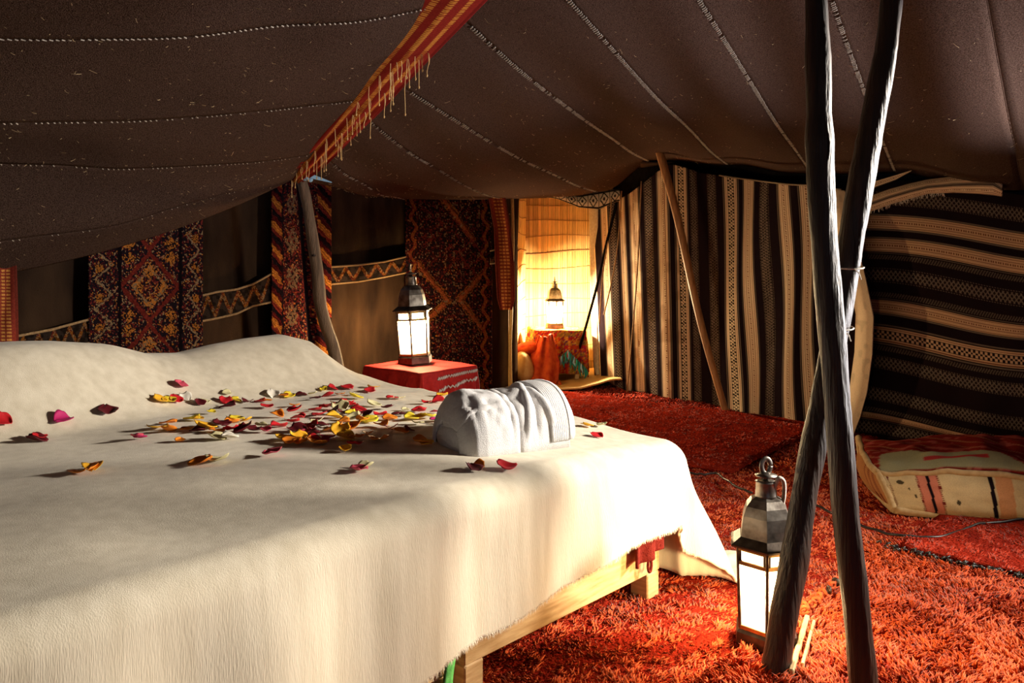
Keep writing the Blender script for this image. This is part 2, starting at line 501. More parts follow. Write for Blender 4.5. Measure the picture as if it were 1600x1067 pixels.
def flecks(fn, n, nst, tmax, parent, seed):
    r = np.random.default_rng(seed)
    mb = MB()
    for _ in range(n):
        st, t = r.uniform(.4, nst), r.uniform(.03, tmax)
        p = fn(np.array([st]), np.array([t]))[0]
        L = r.choice([.004, .006, .008, .016], p=[.45, .3, .15, .10])
        a = r.uniform(0, 6.28)
        v = np.array([math.cos(a), math.sin(a), r.uniform(-.5, .1)])
        v /= np.linalg.norm(v)
        p = p - np.array([0, 0, .008])
        q = p + v * L + np.array([0, 0, -.3 * L]); e = q + v * L * .7 + np.cross(v, [0, 0, 1]) * L * r.uniform(-.8, .8)
        mb.tube([p, q, e], r.uniform(.0006, .0012), seg=3, caps=False)
    mb.build('straw_flecks', M['straw'], parent, kind='stuff')
flecks(roof_right, 800, 9, .97, ceiling, 1)
flecks(roof_left, 420, 4.6, .95, ceiling, 2)

U_, V_ = np.meshgrid(np.linspace(-.4, 1.5, 12), np.linspace(6.9, 8.6, 12), indexing='ij')
cloth('cloth_strip', np.stack([U_, V_, 1.97 + .02 * np.sin(U_ * 4)], -1), M['roof'], ceiling, thick=.007)     # roof over the reed alcove

# ================================================================== RIDGE BAND (red woven band under the ridge)
band = tag(empty('woven_ridge_band', R[0]), 'red woven band with three gold ladder rows and hanging threads along the tent ridge', 'woven band')
def band_pts(st, w):
    """w -1..1 across the band"""
    c = cat_at(R, st)
    d = cat_at(R, st + .02) - cat_at(R, st - .02)
    d /= np.linalg.norm(d, axis=-1)[..., None]
    side = np.cross(d, np.array([0, 0, 1.])); side /= np.linalg.norm(side, axis=-1)[..., None]
    hw = np.interp(st, [0, .4, 1, 2, 3, 4, 6], [.035, .060, .082, .094, .100, .105, .105])
    p = c + side * (w * hw)[..., None]
    p[..., 2] += -.020 - .012 * (1 - np.abs(w)) - .010 * np.abs(w) ** 2 * 0 + .006 * np.sin(w * 9 + st * 3) * np.clip(1.6 - st * .45, 0, 1)
    return p
st = np.linspace(.02, 6.2, 900); w = np.linspace(-1, 1, 49)
ST, W = np.meshgrid(st, w, indexing='ij')
bp_ = band_pts(ST, W)
arc = np.r_[0, np.cumsum(np.linalg.norm(np.diff(bp_[:, 24], axis=0), axis=1))][:, None] + 0 * W
red = np.array([.20, .020, .014]); red2 = np.array([.13, .012, .010]); gold = np.array([.56, .25, .045]); brick = np.array([.20, .02, .012])
col = np.where((np.abs(W) > .86)[..., None], red2, red)
for w0 in (-.52, .0, .50):
    inr = np.abs(W - w0) < .088
    lad = (arc / .0145) % 1 < .55
    col = np.where((inr & lad)[..., None], gold, col); col = np.where((inr & ~lad)[..., None], brick, col)
col = col * (1 + .25 * (cellrand(arc / .006, W * 26, 4) - .5))[..., None]
cloth('band', bp_, M['attr_soft'], band, col, thick=.005)
thr = [(548, 108, 44), (608, 90, 48), (600, 108, 40), (668, 92, 30), (710, 98, 28), (755, 102, 34), (800, 108, 24), (795, 120, 42), (852, 116, 34), (738, 150, 60),
       (660, 168, 32), (655, 158, 20), (590, 160, 36), (618, 110, 50), (720, 125, 28), (490, 125, 42), (487, 152, 30), (432, 178, 26), (395, 178, 28), (345, 175, 32),
       (480, 183, 22), (505, 206, 30), (438, 200, 20), (285, 193, 24), (335, 207, 40), (330, 225, 24), (234, 207, 34), (248, 222, 40), (176, 224, 30), (262, 246, 26),
       (210, 238, 34), (196, 250, 26), (140, 240, 24), (75, 258, 24), (118, 252, 18), (30, 268, 28), (48, 282, 18), (155, 262, 18), (312, 240, 18), (385, 230, 12), (418, 148, 18), (640, 92, 24)]
mid = band_pts(np.linspace(0, 5, 300), np.zeros(300))
mpx = mid[:, 0] / mid[:, 1] * FOC + CX; mpy = HY - (mid[:, 2] - CAM_H) / mid[:, 1] * FOC
for i, (cx, py, ln) in enumerate(thr):
    px = 440 + cx / 3.556
    k = int(np.argmin((mpx - px) ** 2 + (mpy - py) ** 2))
    Y = mid[k][1]
    p = P(px, py, Y)
    best = band_pts(np.full(41, k / 299 * 5), np.linspace(-1.05, 1.05, 41))
    p = best[int(np.argmin(np.linalg.norm(best - p, axis=1)))] - np.array([0, 0, .006])
    L = ln / FOC * Y
    x1, x2 = random.uniform(-.004, .004), random.uniform(-.006, .006)
    mb = MB().tube([p + [0, 0, .006], p + [x1, 0, -L * .35], p + [x2, .002, -L * .8], p + [x2 * .8, 0, -L]], [.0012, .0014, .0013, .0010], seg=4)
    if i % 2 == 0: mb.tube([p + [.003, 0, .002], p + [.006, .001, -L * .25], p + [.004, 0, -L * .5]], .0011, seg=4)
    mb.lathe(p + [x2, .002, -L], [(.0008, .007), (.003, .003), (.0034, 0), (.0016, -.005)], seg=6)
    mb.build('hanging_thread', M['thread'], band)

# ================================================================== LEFT WALL HANGINGS
PAL = np.array([[.010, .006, .008], [.10, .012, .012], [.22, .03, .022], [.46, .16, .028], [.50, .32, .17], [.26, .05, .035], [.014, .010, .014]])
PAL = PAL * np.array([.8, .52, .52, .58, .40, .45, .6])[:, None]
def jit(px, py, s=0):
    return px + 1.6 * vnoise(px / 4, py / 4, s), py + 1.6 * vnoise(px / 4 + 50, py / 4, s + 1)
def pick(r, probs):
    c = np.cumsum(probs) / np.sum(probs)
    return PAL[np.clip(np.searchsorted(c, r), 0, len(PAL) - 1)]
def top_eave_y(px):
    return np.interp(px, [-40, 0, 100, 200, 300, 360, 420, 455, 480, 560, 640, 800], [425, 415, 398, 380, 358, 340, 305, 285, 280, 290, 302, 304])

def hung(px0, px1, ytop, ybot, n, m, out, wav=.012, seed=0):
    u = np.linspace(0, 1, n); v = np.linspace(0, 1, m)
    U, V = np.meshgrid(u, v, indexing='ij')
    px = px0 + (px1 - px0) * U
    py = ytop(px) * (1 - V) + ybot(px) * V
    pts = wl_pts(px, py, out + wav * vnoise(U * 4 + seed, V * 2.5, seed) + wav * .6 * np.sin(U * 9 + seed))
    return U, V, px, py, pts

# --- wide carpet of black, rust and ochre diamonds
U, V, px, py, pts = hung(138, 316, lambda x: top_eave_y(x) - 14, lambda x: 640 + 0 * x, 250, 330, .035, seed=11)
gx_, gy_ = px, py
px, py = jit(px, py, 1)
yy = (py - 448) / 56.0
r = cellrand(px / 1.5, py / 1.7, 2); r2 = cellrand(px / 4, py / 5, 3)
cxn = (px - 233) / 46.0
col = pick(r, [6, 1.2, .5, .45, .75, .3, 1.2])
dia = np.abs(cxn) + np.abs(((yy + 1) % 2) - 1) * 1.02
inner = np.abs(cxn) < 1
ring = inner & (np.abs(dia - .97) < .085)
col = np.where((inner & (dia < .86))[..., None], pick(r, [5, 1.2, .8, .9, 1.0, .45, 1]), col)
col = np.where(ring[..., None], PAL[2] * (.45 + .5 * r)[..., None], col)
ring2 = inner & (np.abs(dia - .55) < .05); col = np.where((ring2 & (r < .6))[..., None], PAL[4] * .6, col)
for bx, by in ((0, .42), (0, -.42), (.42, 0), (-.42, 0), (.72, .8), (-.72, .8), (.72, -.8), (-.72, -.8)):
    yw = ((yy + 1) % 2) - 1
    rr = (np.abs(cxn - bx) / .25) + np.abs(yw - by) / .2
    col = np.where((inner & (rr < 1) & (r > .45))[..., None], PAL[3], col)
zig = np.abs(((py / 46.0) % 1) - .5) * 2
for c0, hw, sg in ((161, 18, 1), (301, 12, -1)):
    q = (px - c0) / hw
    zl = np.abs(q - sg * (zig * 1.5 - .75)) < .13
    col = np.where((zl & (np.abs(q) < 1) & (r < .75))[..., None], PAL[4] * .75, col)
    col = np.where(((np.abs(q + sg * .35) < .35) & ((py / 46.0) % 1 < .25) & (r > .4))[..., None], PAL[3] * .8, col)
for ln in (186, 281): col = np.where((np.abs(px - ln) < 2.6)[..., None], PAL[0] * .6, col)
o = cloth('diamond_carpet', pts, M['attr'], None, col, thick=.010)
tag(o, 'dark pile carpet with one large rust diamond hanging on the wall behind the bed', 'carpet')

# --- narrow carpet folded behind the back pole, diagonal gold stripes along both edges
U, V, px, py, pts = hung(424, 517, lambda x: top_eave_y(x) - 6, lambda x: 640 + 0 * x, 140, 330, .04, seed=5)
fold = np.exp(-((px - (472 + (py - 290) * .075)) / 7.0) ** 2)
pts = pts + WL_N * (-.05 * fold)[..., None]
px, py = jit(px, py, 5)
r = cellrand(px / 1.5, py / 1.7, 7)
col = pick(r, [4, 2.2, 1.4, .35, .4, .5, .9])
for lo, hi in ((424, 440), (496, 518)):
    inb = (px >= lo) & (px < hi)
    ph = ((py - (px - lo) * 1.1) / 38.0) % 1
    c = np.where((ph < .30)[..., None], PAL[3] * 1.15, np.where((ph < .5)[..., None], PAL[2], np.where((ph < .75)[..., None], PAL[0], PAL[1])))
    c = c * (.5 + .9 * r)[..., None]
    fine = ((py - (px - lo) * 1.1) / 5.0) % 1 < .35
    c = np.where((fine & (r > .3))[..., None], c * .35, c)
    col = np.where(inb[..., None], c, col)
q = (px - 456) / 14; yw = ((py / 58.0) % 1 - .5) * 2
star = (np.abs(np.abs(q) + np.abs(yw) - .55) < .13) & (np.abs(q) < 1) | ((np.abs(np.abs(q) - np.abs(yw)) < .12) & (np.abs(q) < .5))
col = np.where((star & (r < .7))[..., None], PAL[4] * .55, col)
col = np.where((np.abs(px - 441) < 1.3)[..., None], PAL[0], col)
col = np.where((fold > .75)[..., None], PAL[0], col)  # fold's crease painted black, its shade put into the carpet colour
o = cloth('striped_border_carpet', pts, M['attr'], None, col, thick=.010)
tag(o, 'narrow carpet with slanting gold and red border stripes behind the crooked pole', 'carpet')

# --- dark carpet with lozenge lattice between the table lantern and the doorway
U, V, px, py, pts = hung(634, 768, lambda x: top_eave_y(x) - 6, lambda x: 640 + 0 * x, 200, 330, .035, seed=8)
r = cellrand(px / 1.5, py / 1.7, 9); q = (px - 700) / 58.0; yl = (py - 388) / 88.0
col = pick(r, [7, 2.4, .9, .22, .35, .3, 1.2]) * .9
inn = np.abs(px - 702) < 50
jx, jy = jit(px, py, 3)
def segd(ax, ay, bx, by):
    t_ = np.clip(((jx - ax) * (bx - ax) + (jy - ay) * (by - ay)) / ((bx - ax) ** 2 + (by - ay) ** 2), 0, 1)
    return np.hypot(jx - ax - t_ * (bx - ax), jy - ay - t_ * (by - ay))
hot = np.minimum.reduce([segd(688, 306, 738, 374), segd(651, 412, 700, 470), segd(700, 470, 668, 498), segd(717, 468, 756, 424), segd(717, 468, 752, 514)])
dim = np.minimum.reduce([segd(650, 388, 706, 350), segd(652, 376, 690, 348), segd(690, 348, 652, 318), segd(738, 374, 690, 430), segd(726, 520, 690, 560), segd(668, 498, 690, 530), segd(700, 330, 756, 400), segd(662, 424, 704, 384), segd(704, 384, 742, 430), segd(690, 560, 760, 620), segd(690, 560, 640, 610)])
line = inn & (hot < 2.4)
line2 = inn & (np.abs(hot - 4.6) < .9); line3 = inn & (dim < 1.9)
col = np.where(line[..., None], (PAL[2] * .8 + PAL[3] * .35) * (.4 + .8 * r)[..., None], col)
col = np.where((line2 & (r > .25))[..., None], PAL[3] * .55, col)
col = np.where((line3 & (r > .35))[..., None], PAL[2] * .7, col)
spk = inn & (np.abs((px / 13) % 1 - .5) < .22) & (np.abs((py / 15) % 1 - .5) < .25)
col = np.where((spk & (r > .72))[..., None], PAL[4] * .55, col)
for c0 in (645, 757):
    wavy = c0 + 3.2 * np.sin(py / 4.6) + 2 * np.sin(py / 11.0)
    col = np.where((np.abs(px - wavy) < 2.6)[..., None], np.where((r < .5)[..., None], PAL[2], PAL[3] * .65), col)
pts = pts + WL_N * (.006 * line)[..., None]
o = cloth('lozenge_carpet', pts, M['attr'], None, col, thick=.010)
tag(o, 'near-black carpet with rust lozenges and wavy red edges behind the table lantern', 'carpet')

# --- embroidered bands across the plain wall cloth: two twisted cords and a zigzag between them
def wall_band(xs, ytop, ybot):
    xs = np.array(xs, float)
    px = np.linspace(xs[0], xs[-1], 150)
    yt, yb = np.interp(px, xs, ytop), np.interp(px, xs, ybot)
    v = np.linspace(0, 1, 40)
    PX, V = np.meshgrid(px, v, indexing='ij')
    PY = yt[:, None] * (1 - V) + yb[:, None] * V
    r = cellrand(PX / 1.6, PY / 1.6, 12)
    zz = np.abs(((PX / 24.0) % 1) - .5) * 2
    on = np.abs(V - (.12 + .76 * zz)) < .17
    c = np.where(on[..., None], np.where((r < .5)[..., None], PAL[3] * .55, PAL[1] * 1.2), np.array([.020, .013, .010]))
    c = np.where((vnoise(PX / 5, PY / 5, 3) > .1)[..., None], c * .45, c)
    c = np.where((on & (r > .8))[..., None], PAL[4] * .7, c)
    b = cloth('embroidered_band', wl_pts(PX, PY, .028 + 0 * PX), M['attr'], wall_left, c, thick=.004)
    for y in (yt, yb):
        mb = MB()
        cp = wl_pts(px, y, np.full_like(px, .034))
        for ph in (0, math.pi):
            a = np.arange(len(px)) * 1.1 + ph
            q = cp + WL_N * (.0035 * np.cos(a))[:, None] + np.array([0, 0, 1.]) * (.0035 * np.sin(a))[:, None]
            mb.tube(q, .0034, seg=5)
        mb.build('twisted_cord', M['thread_dull'], b)
M['thread_dull'] = make_mat('dull_gold_cord', (.40, .26, .12), (.24, .14, .07), scale=120, spec=.15)
wall_band([28, 80, 140], [525, 515, 499], [560, 550, 536])
wall_band([314, 340, 370, 395, 424], [462, 456, 452, 444, 428], [502, 497, 490, 478, 472])
wall_band([517, 560, 600, 634], [417, 414, 409, 401], [444, 440, 433, 426])
wall_band([766, 798], [392, 384], [412, 407])

# --- hanging red bands with gold dots
def dotted_band(xl, xr, ytop, ybot, label, out, n=60):
    v = np.linspace(0, 1, 260); u = np.linspace(0, 1, n)
    V, U = np.meshgrid(v, u, indexing='ij')
    py = ytop + (ybot - ytop) * V
    L, Rr = np.interp(V, *xl), np.interp(V, *xr)
    px = L + (Rr - L) * U
    pts = wl_pts(px, py, out + .010 * np.sin(U * 7 + V * 4) + .006 * vnoise(U * 3, V * 6, 4))
    c = np.where((np.abs(U - .5) > .40)[..., None], np.array([.10, .018, .012]), np.array([.17, .026, .016]))
    for u0 in (.30, .50, .70):
        dot = (np.abs(U - u0) < .075) & ((py / 5.4) % 1 < .55)
        c = np.where(dot[..., None], np.array([.44, .19, .045]), c)
    c = c * (1 + .4 * (cellrand(px / 1.5, py / 1.5, 6) - .5))[..., None]
    o = cloth('hanging_woven_band', pts, M['attr_soft'], None, c, thick=.006)
    return tag(o, label, 'woven band')
dotted_band(([0, .3, .6, .9, 1], [762, 772, 774, 777, 782]), ([0, .3, .6, .9, 1], [789, 797, 803, 804, 800]), 303, 484, 'red woven band with gold dots hanging beside the lit doorway', .075)
dotted_band(([0, 1], [-18, -18]), ([0, .1, 1], [22, 26, 30]), 393, 600, 'orange-red woven band with gold dots hanging at the left edge of the picture', .06)

# ================================================================== CROOKED BACK POLE
pole_px = [(468, 268), (478, 310), (484, 345), (490, 385), (496, 425), (500, 470), (508, 505), (520, 540), (531, 600), (540, 720)]
pts = catmull([P(x, y, 4.46 + .012 * i) for i, (x, y) in enumerate(pole_px)], 60)
pts[-1][2] = .0
rad = np.interp(np.arange(60), [0, 15, 30, 45, 59], [.029, .030, .036, .033, .036]) * (1 + .07 * vnoise(np.arange(60) * .35, np.zeros(60), 3))
bp0 = tag(empty('crooked_tent_pole', pts[-1]), 'crooked grey wooden pole standing between bed head and carpet wall', 'pole')
MB().tube(pts, rad, seg=12).build('pole', M['greypole'], bp0, smooth=True)
MB().lathe(np.array(pts[22]) + [.0, -.030, 0], [(.004, -.006), (.012, -.003), (.012, .003), (.004, .006)], seg=8).build('knot', M['bark'], bp0, smooth=True)
# pale blue cloth knotted round the pole head
kn = tag(empty('blue_cloth_knot', P(482, 276, 4.40)), 'pale blue rag knotted round the head of the crooked pole', 'cloth knot')
c0 = P(480, 275, 4.40)
a = np.linspace(0, 2 * math.pi * 1.6, 40)
MB().tube(np.stack([c0[0] + .018 * np.cos(a), c0[1] + .012 * np.sin(a), c0[2] - .02 + .03 * a / 10], -1), .011 + .003 * np.sin(a * 3), seg=8).build('knot', M['blue'], kn, smooth=True)
t = np.linspace(0, 1, 20); w = np.linspace(-1, 1, 6)
T, W = np.meshgrid(t, w, indexing='ij')
tail = np.stack([c0[0] + .02 + .10 * T, c0[1] - .005 + .05 * T, c0[2] + .0 - .03 * T + W * .013 * (1 - .8 * T)], -1)
cloth('tail', tail, M['blue'], kn, thick=.003)

# ================================================================== REED ALCOVE behind the doorway
alcove = tag(empty('wall_alcove', (.45, 8.2, 0)), kind='structure')
def reed_panel(p0, p1, z1, n_reed, name, seed, lean=0.0):
    p0, p1 = np.array([*p0, 0.]), np.array([*p1, 0.])
    d = p1 - p0; nn = np.array([d[1], -d[0], 0]) / np.linalg.norm(d)
    if nn[1] > 0: nn = -nn
    k = n_reed * 4
    u = np.linspace(0, 1, k); z = np.linspace(0, 1, 16)
    U, Z = np.meshgrid(u, z, indexing='ij')
    rid = np.floor(U * n_reed)
    prof = .0035 * np.abs(np.sin(np.pi * U * n_reed)) + .006 * (cellrand(rid, Z * 0, seed) - .5) + .02 * np.sin(U * 5 + seed)
    bend = .006 * vnoise(rid * .31, Z * 3, seed)
    pts = p0 + (U + bend * .4)[..., None] * d + nn * (prof + .06 * Z ** 2 * np.sin(U * 3.1) + lean * Z)[..., None]
    pts[..., 2] = Z * z1
    rr = cellrand(rid, 0 * Z, seed + 1)
    c = np.array([.66, .44, .17]) * (.55 + .55 * rr)[..., None] + np.array([.06, .0, .0]) * (rr > .85)[..., None]
    o = cloth(name, pts, M['reed'], alcove, c, thick=.006)
    for zz in np.arange(.12, z1, .155):
        uu = np.linspace(0, 1, 60)
        iz = zz / z1
        q = p0 + uu[:, None] * d + nn * (.010 + .02 * np.sin(uu * 5 + seed) + .06 * iz ** 2 * np.sin(uu * 3.1) + lean * iz)[:, None]
        q[:, 2] = zz + .012 * np.sin(uu * 6 + zz * 9) + .035 * uu
        MB().tube(q, .0035 if abs(zz - 1.2) > .1 else .007, seg=5).build('binding_twine', M['twine'], o)
    return o
reed_panel((-.05, 6.95), (.135, 8.25), 1.95, 110, 'reed_screen', 1)
reed_panel((.135, 8.25), (1.15, 8.30), 1.95, 130, 'reed_screen', 2)
reed_panel((1.15, 8.30), (.86, 7.50), 1.95, 80, 'reed_screen', 3)
# pale selvedge poles on both jambs of the doorway
j = MB().tube(catmull([P(800, 303, 6.86), P(801, 380, 6.86), P(799, 480, 6.85), P(797, 540, 6.84), FL(798, 621) + [0, 0, .01]], 24), .014, seg=8).build('trim_1', M['reed_plain'], None, smooth=True)
tag(j, kind='structure')
v = np.linspace(0, 1, 40); u = np.linspace(0, 1, 8)
V, U = np.meshgrid(v, u, indexing='ij')
px = np.interp(V, [0, .4, .7, 1], [921, 922, 925, 930]) + U * np.interp(V, [0, .4, .7, 1], [14, 12, 9, 8])
py = np.interp(V, [0, 1], [318, 598])
j = cloth('trim_2', wr_pts(px, py, .07 + .01 * np.sin(U * 3 + V * 7)), M['jamb'], None, thick=.010)
tag(j, kind='structure')

# black and white printed cloth along the lintel
xs = np.array([800, 830, 870, 905, 935, 965]); yt = [298, 293, 300, 306, 300, 296]; yb = [306, 305, 310, 324, 327, 314]
px = np.linspace(800, 968, 150); v = np.linspace(0, 1, 34)
PX, V = np.meshgrid(px, v, indexing='ij')
PY = np.interp(PX, xs, yt) * (1 - V) + np.interp(PX, xs, yb) * V
Yd = np.interp(PX, [800, 900, 968], [6.84, 7.25, 7.25])
pts = np.stack([(PX - CX) / FOC * Yd, Yd - .03 * np.sin(V * 3.1), CAM_H + (HY - PY) / FOC * Yd], -1)
q = (PX / 17.0) % 1 - .5; w = V - .5
pr = (np.abs(np.abs(q) + np.abs(w) * .9 - .36) < .06) | (np.abs(V - .08) < .05) | (np.abs(V - .92) < .05) | ((q ** 2 + w ** 2 < .012)) | (np.abs(q + .5) < .06)
c = np.where(pr[..., None], np.array([.02, .016, .014]), np.array([.62, .52, .38]))
o = cloth('printed_valance', pts, M['attr_soft'], None, c, thick=.006)
tag(o, 'cream cloth with black geometric print rolled along the doorway lintel', 'valance')

# reed mat on the alcove floor, its near right corner curling up
u = np.linspace(0, 1, 70); v = np.linspace(0, 1, 40)
U, V = np.meshgrid(u, v, indexing='ij')
A, B, C_, D = np.array([.02, 6.98]), np.array([.93, 7.02]), np.array([.95, 8.1]), np.array([.16, 8.1])
xy = (A * (1 - U[..., None]) + B * U[..., None]) * (1 - V[..., None]) + (D * (1 - U[..., None]) + C_ * U[..., None]) * V[..., None]
z = .035 + .10 * smooth01((U - .45) / .55) ** 1.5 * (1 - .35 * V) + .02 * np.sin(U * 3.14)
pts = np.stack([xy[..., 0], xy[..., 1], z], -1)
pts[..., 2] += .0015 * np.sin(U * 400)
o = cloth('reed_floor_mat', pts, M['reed_plain'], None, thick=.012)
tag(o, 'yellow reed mat with curled edge on the doorway floor', 'mat')

# low table draped in bright shawls, carrying the third lantern
tc = np.array([.41, 7.72, .03])
tb = tag(empty('alcove_table', tc), 'small low wooden table under shawls in the lit doorway', 'table')
MB().box(tc + [0, 0, .455], [.21, 0, 0], [0, .20, 0], [0, 0, .012], .004).build('table_top', M['pine'], tb)
for sx in (-1, 1):
    for sy in (-1, 1):
        MB().box(tc + [sx * .18, sy * .17, .222], [.018, 0, 0], [0, .018, 0], [0, 0, .222], .004).build('leg', M['pine'], tb)
def drape(name, c, hx_, hy_, ztop, drop, mat, colors_fn=None, seed=0, n=90, flare=.06, thick=.006, rot=0.0, lab=None, cat='tablecloth', dropfn=None):
    """square cloth over a table top; corners fall in folds"""
    la = drop + hx_; lb = drop + hy_
    a = np.linspace(-la, la, n); b = np.linspace(-lb, lb, n)
    A, B = np.meshgrid(a, b, indexing='ij')
    qa, qb = np.sign(A) * np.maximum(np.abs(A) - hx_, 0), np.sign(B) * np.maximum(np.abs(B) - hy_, 0)
    d = np.hypot(qa, qb); na, nb = qa / (d + 1e-9), qb / (d + 1e-9)
    d = np.minimum(d, drop * 1.12)
    if dropfn is not None: d = d * dropfn(A, B)
    ang = np.arctan2(qb, qa)
    peri = np.clip(A, -hx_, hx_) + np.clip(B, -hy_, hy_) + .06 * ang
    off = .012 * np.minimum(d / .02, 1) + flare * d + (.016 * np.sin(peri * 42 + seed) + .010 * np.sin(peri * 77 + 1)) * smooth01(d / .15)
    x = np.clip(A, -hx_, hx_) + na * off; y = np.clip(B, -hy_, hy_) + nb * off
    z = ztop - np.maximum(d - .012, 0) + .004 * vnoise(A * 9, B * 9, seed)
    z = np.maximum(z, .045)
    cr, sr = math.cos(rot), math.sin(rot)
    pts = np.stack([c[0] + x * cr - y * sr, c[1] + x * sr + y * cr, z], -1)
    col = colors_fn(A, B, d) if colors_fn else None
    o = cloth(name, pts, mat, None, col, thick=thick)
    if lab: tag(o, lab, cat)
    return o, (A, B, d, pts)
def shawl_col(A, B, d):
    r = cellrand(A * 130, B * 130, 3); rr = cellrand(A * 28, B * 28, 5)
    c = np.where((rr < .35)[..., None], np.array([.46, .05, .02]), np.where((rr < .6)[..., None], np.array([.34, .02, .03]), np.where((rr < .8)[..., None], np.array([.50, .20, .03]), np.array([.26, .16, .03]))))
    c = np.where((r > .85)[..., None], np.array([.55, .32, .06]), c)
    return np.where((r < .12)[..., None], np.array([.10, .02, .10]), c)
drape('patterned_shawl', tc, .225, .215, .503, .40, M['attr'], shawl_col, 4, 110, .05, .006, .12,
      'red and ochre patterned shawl draped over the doorway table', 'shawl')
# red fringed shawl slumped over the table's left side and the floor
u = np.linspace(0, 1, 60); v = np.linspace(0, 1, 50)
U, V = np.meshgrid(u, v, indexing='ij')
x0 = np.interp(V, [0, .5, 1], [.24, .15, .09]); x1 = np.interp(V, [0, .5, 1], [.36, .42, .40])
x = x0 + (x1 - x0) * U; z = .42 * (1 - V) ** 1.1 + .05
y = 7.42 - .16 * V + .02 * np.sin(U * 16) - .06 * np.sin(U * 3.1)
o = cloth('fringed_shawl', np.stack([x, y, z + .02 * vnoise(U * 5, V * 5, 2)], -1), M['orangecloth'], None, thick=.012)
tag(o, 'red fringed shawl slumped down the left side of the doorway table', 'shawl')
mb = MB()
for i in range(90):
    p = np.array([random.uniform(.09, .42), 7.25 - random.uniform(0, .03), .09]); e = p + [random.uniform(-.03, .03), -random.uniform(.02, .08), -.045]
    mb.tube([p, (p + e) / 2 + [0, -.01, .008], e], .004, seg=4)
mb.build('fringe', M['orangecloth'], o, kind='stuff')
# teal tassels at the table's right corner
ts = tag(empty('teal_tassel', (.53, 7.42, .3)), 'teal and blue yarn tassels hanging from the doorway shawl', 'tassel')
for i in range(16):
    a = i / 15
    p = np.array([.44 + .22 * a, 7.40 + .01 * math.sin(i * 2), .34 - .22 * abs(a - .25)])
    L = random.uniform(.08, .14)
    MB().tube([p, p + [random.uniform(-.012, .012), -.012, -L * .5], p + [random.uniform(-.02, .02), -.004, -L]], [.006, .011, .004], seg=6).build('strand', M['teal'] if i % 4 else M['blue'], ts, smooth=True)
# tan cushion on the floor at the left of the table
def pillow_obj(name, c, ax, ay, az, mat, parent=None, n=24, e=.55):
    a = np.linspace(-math.pi / 2, math.pi / 2, n); b = np.linspace(-math.pi, math.pi, 2 * n)
    A, B = np.meshgrid(a, b, indexing='ij')
    sp = lambda t, k: np.sign(t) * np.abs(t) ** k
    X, Yv, Z = sp(np.cos(A), .75) * sp(np.cos(B), e), sp(np.cos(A), .75) * sp(np.sin(B), e), np.sin(A)
    pts = np.asarray(c, float) + X[..., None] * np.asarray(ax, float) + Yv[..., None] * np.asarray(ay, float) + Z[..., None] * np.asarray(az, float)
    return cloth(name, pts, mat, parent)
o = pillow_obj('floor_cushion', (.10, 7.32, .20), (.075, .02, .05), (0, .16, .0), (-.05, 0, .12), M['tan'])
tag(o, 'tan cushion lying at the left of the doorway table', 'cushion')
o = pillow_obj('floor_cushion', (.13, 7.50, .34), (.10, .0, .02), (0, .16, .0), (0, 0, .06), M['orangecloth'])
tag(o, 'orange-red cushion lying on top of the tan cushion by the doorway table', 'cushion')

# ================================================================== STRIPED WALL BLANKETS
DK = np.array([.011, .0065, .0085]); CR = np.array([.74, .58, .40]); GY = np.array([.15, .115, .092]); BR = np.array([.16, .055, .03])
def stripe_cols(t, w, stripes, per=5.0, cream=CR):
    c = np.broadcast_to(DK, t.shape + (3,)).copy()
    for kind, a, b in stripes:
        q = (t - a) / (b - a); on = (q >= 0) & (q <= 1)
        def put(mask, colr):
            nonlocal c
            c = np.where((on & mask)[..., None], colr, c)
        if kind == 'plain':
            put(q >= 0, cream)
        elif kind in ('cream', 'patt'):
            put((q < .06) | (q > .94), GY)
            put((q > .12) & (q < .88), cream)
            if kind == 'cream':
                put(np.abs(q - .36) < .022, BR); put(np.abs(q - .64) < .022, BR)
                put((np.abs(q - .5) < .045) & ((w / (per * .55)) % 1 < .55), BR)
            else:
                ck = (np.floor(w / (per * .55)) + np.floor(q * 9)) % 2 < 1
                put((np.abs(q - .5) < .19) & ck, DK)
                put(np.abs(np.abs(q - .5) - .20) < .02, DK)
            put(np.abs(q - .19) < .018, BR); put(np.abs(q - .81) < .018, BR)
        elif kind == 'latt':
            l1 = np.abs(((w / per + q * 2.5) % 1) - .5); l2 = np.abs(((w / per - q * 2.5) % 1) - .5)
            put((q > .12) & (q < .88) & ((l1 < .15) | (l2 < .15)), GY)
            put(((q < .06) | (q > .94)) & ((w / (per * .6)) % 1 < .5), GY)
        elif kind == 'dots':
            put(np.abs(((w / (per * .6) + q) % 1) - .5) < .2, GY * .8)
    return c
sv = [('plain', 922, 933), ('cream', 943, 956), ('latt', 957, 967), ('cream', 971, 982), ('cream', 987, 1004), ('latt', 1011, 1023), ('cream', 1030, 1048),
      ('patt', 1056, 1078), ('latt', 1081, 1093), ('latt', 1109, 1123), ('patt', 1133, 1156), ('cream', 1162, 1183), ('latt', 1192, 1208), ('cream', 1221, 1241),
      ('cream', 1251, 1273), ('latt', 1280, 1290), ('cream', 1298, 1320), ('plain', 1341, 1370)]
u = np.linspace(0, 1, 640); v = np.linspace(0, 1, 250)
U, V = np.meshgrid(u, v, indexing='ij')
t = 932 + (1368 - 932) * U
ytop = np.interp(t, [930, 945, 965, 990, 1012, 1032, 1052, 1075, 1100, 1160, 1240, 1320, 1370], [330, 326, 316, 302, 285, 268, 256, 262, 270, 280, 289, 293, 298])
ybot = np.interp(t, [930, 950, 975, 1010, 1060, 1130, 1200, 1260, 1345, 1370], [586, 600, 612, 621, 630, 646, 660, 670, 688, 692])
py = ytop * (1 - V) + ybot * V
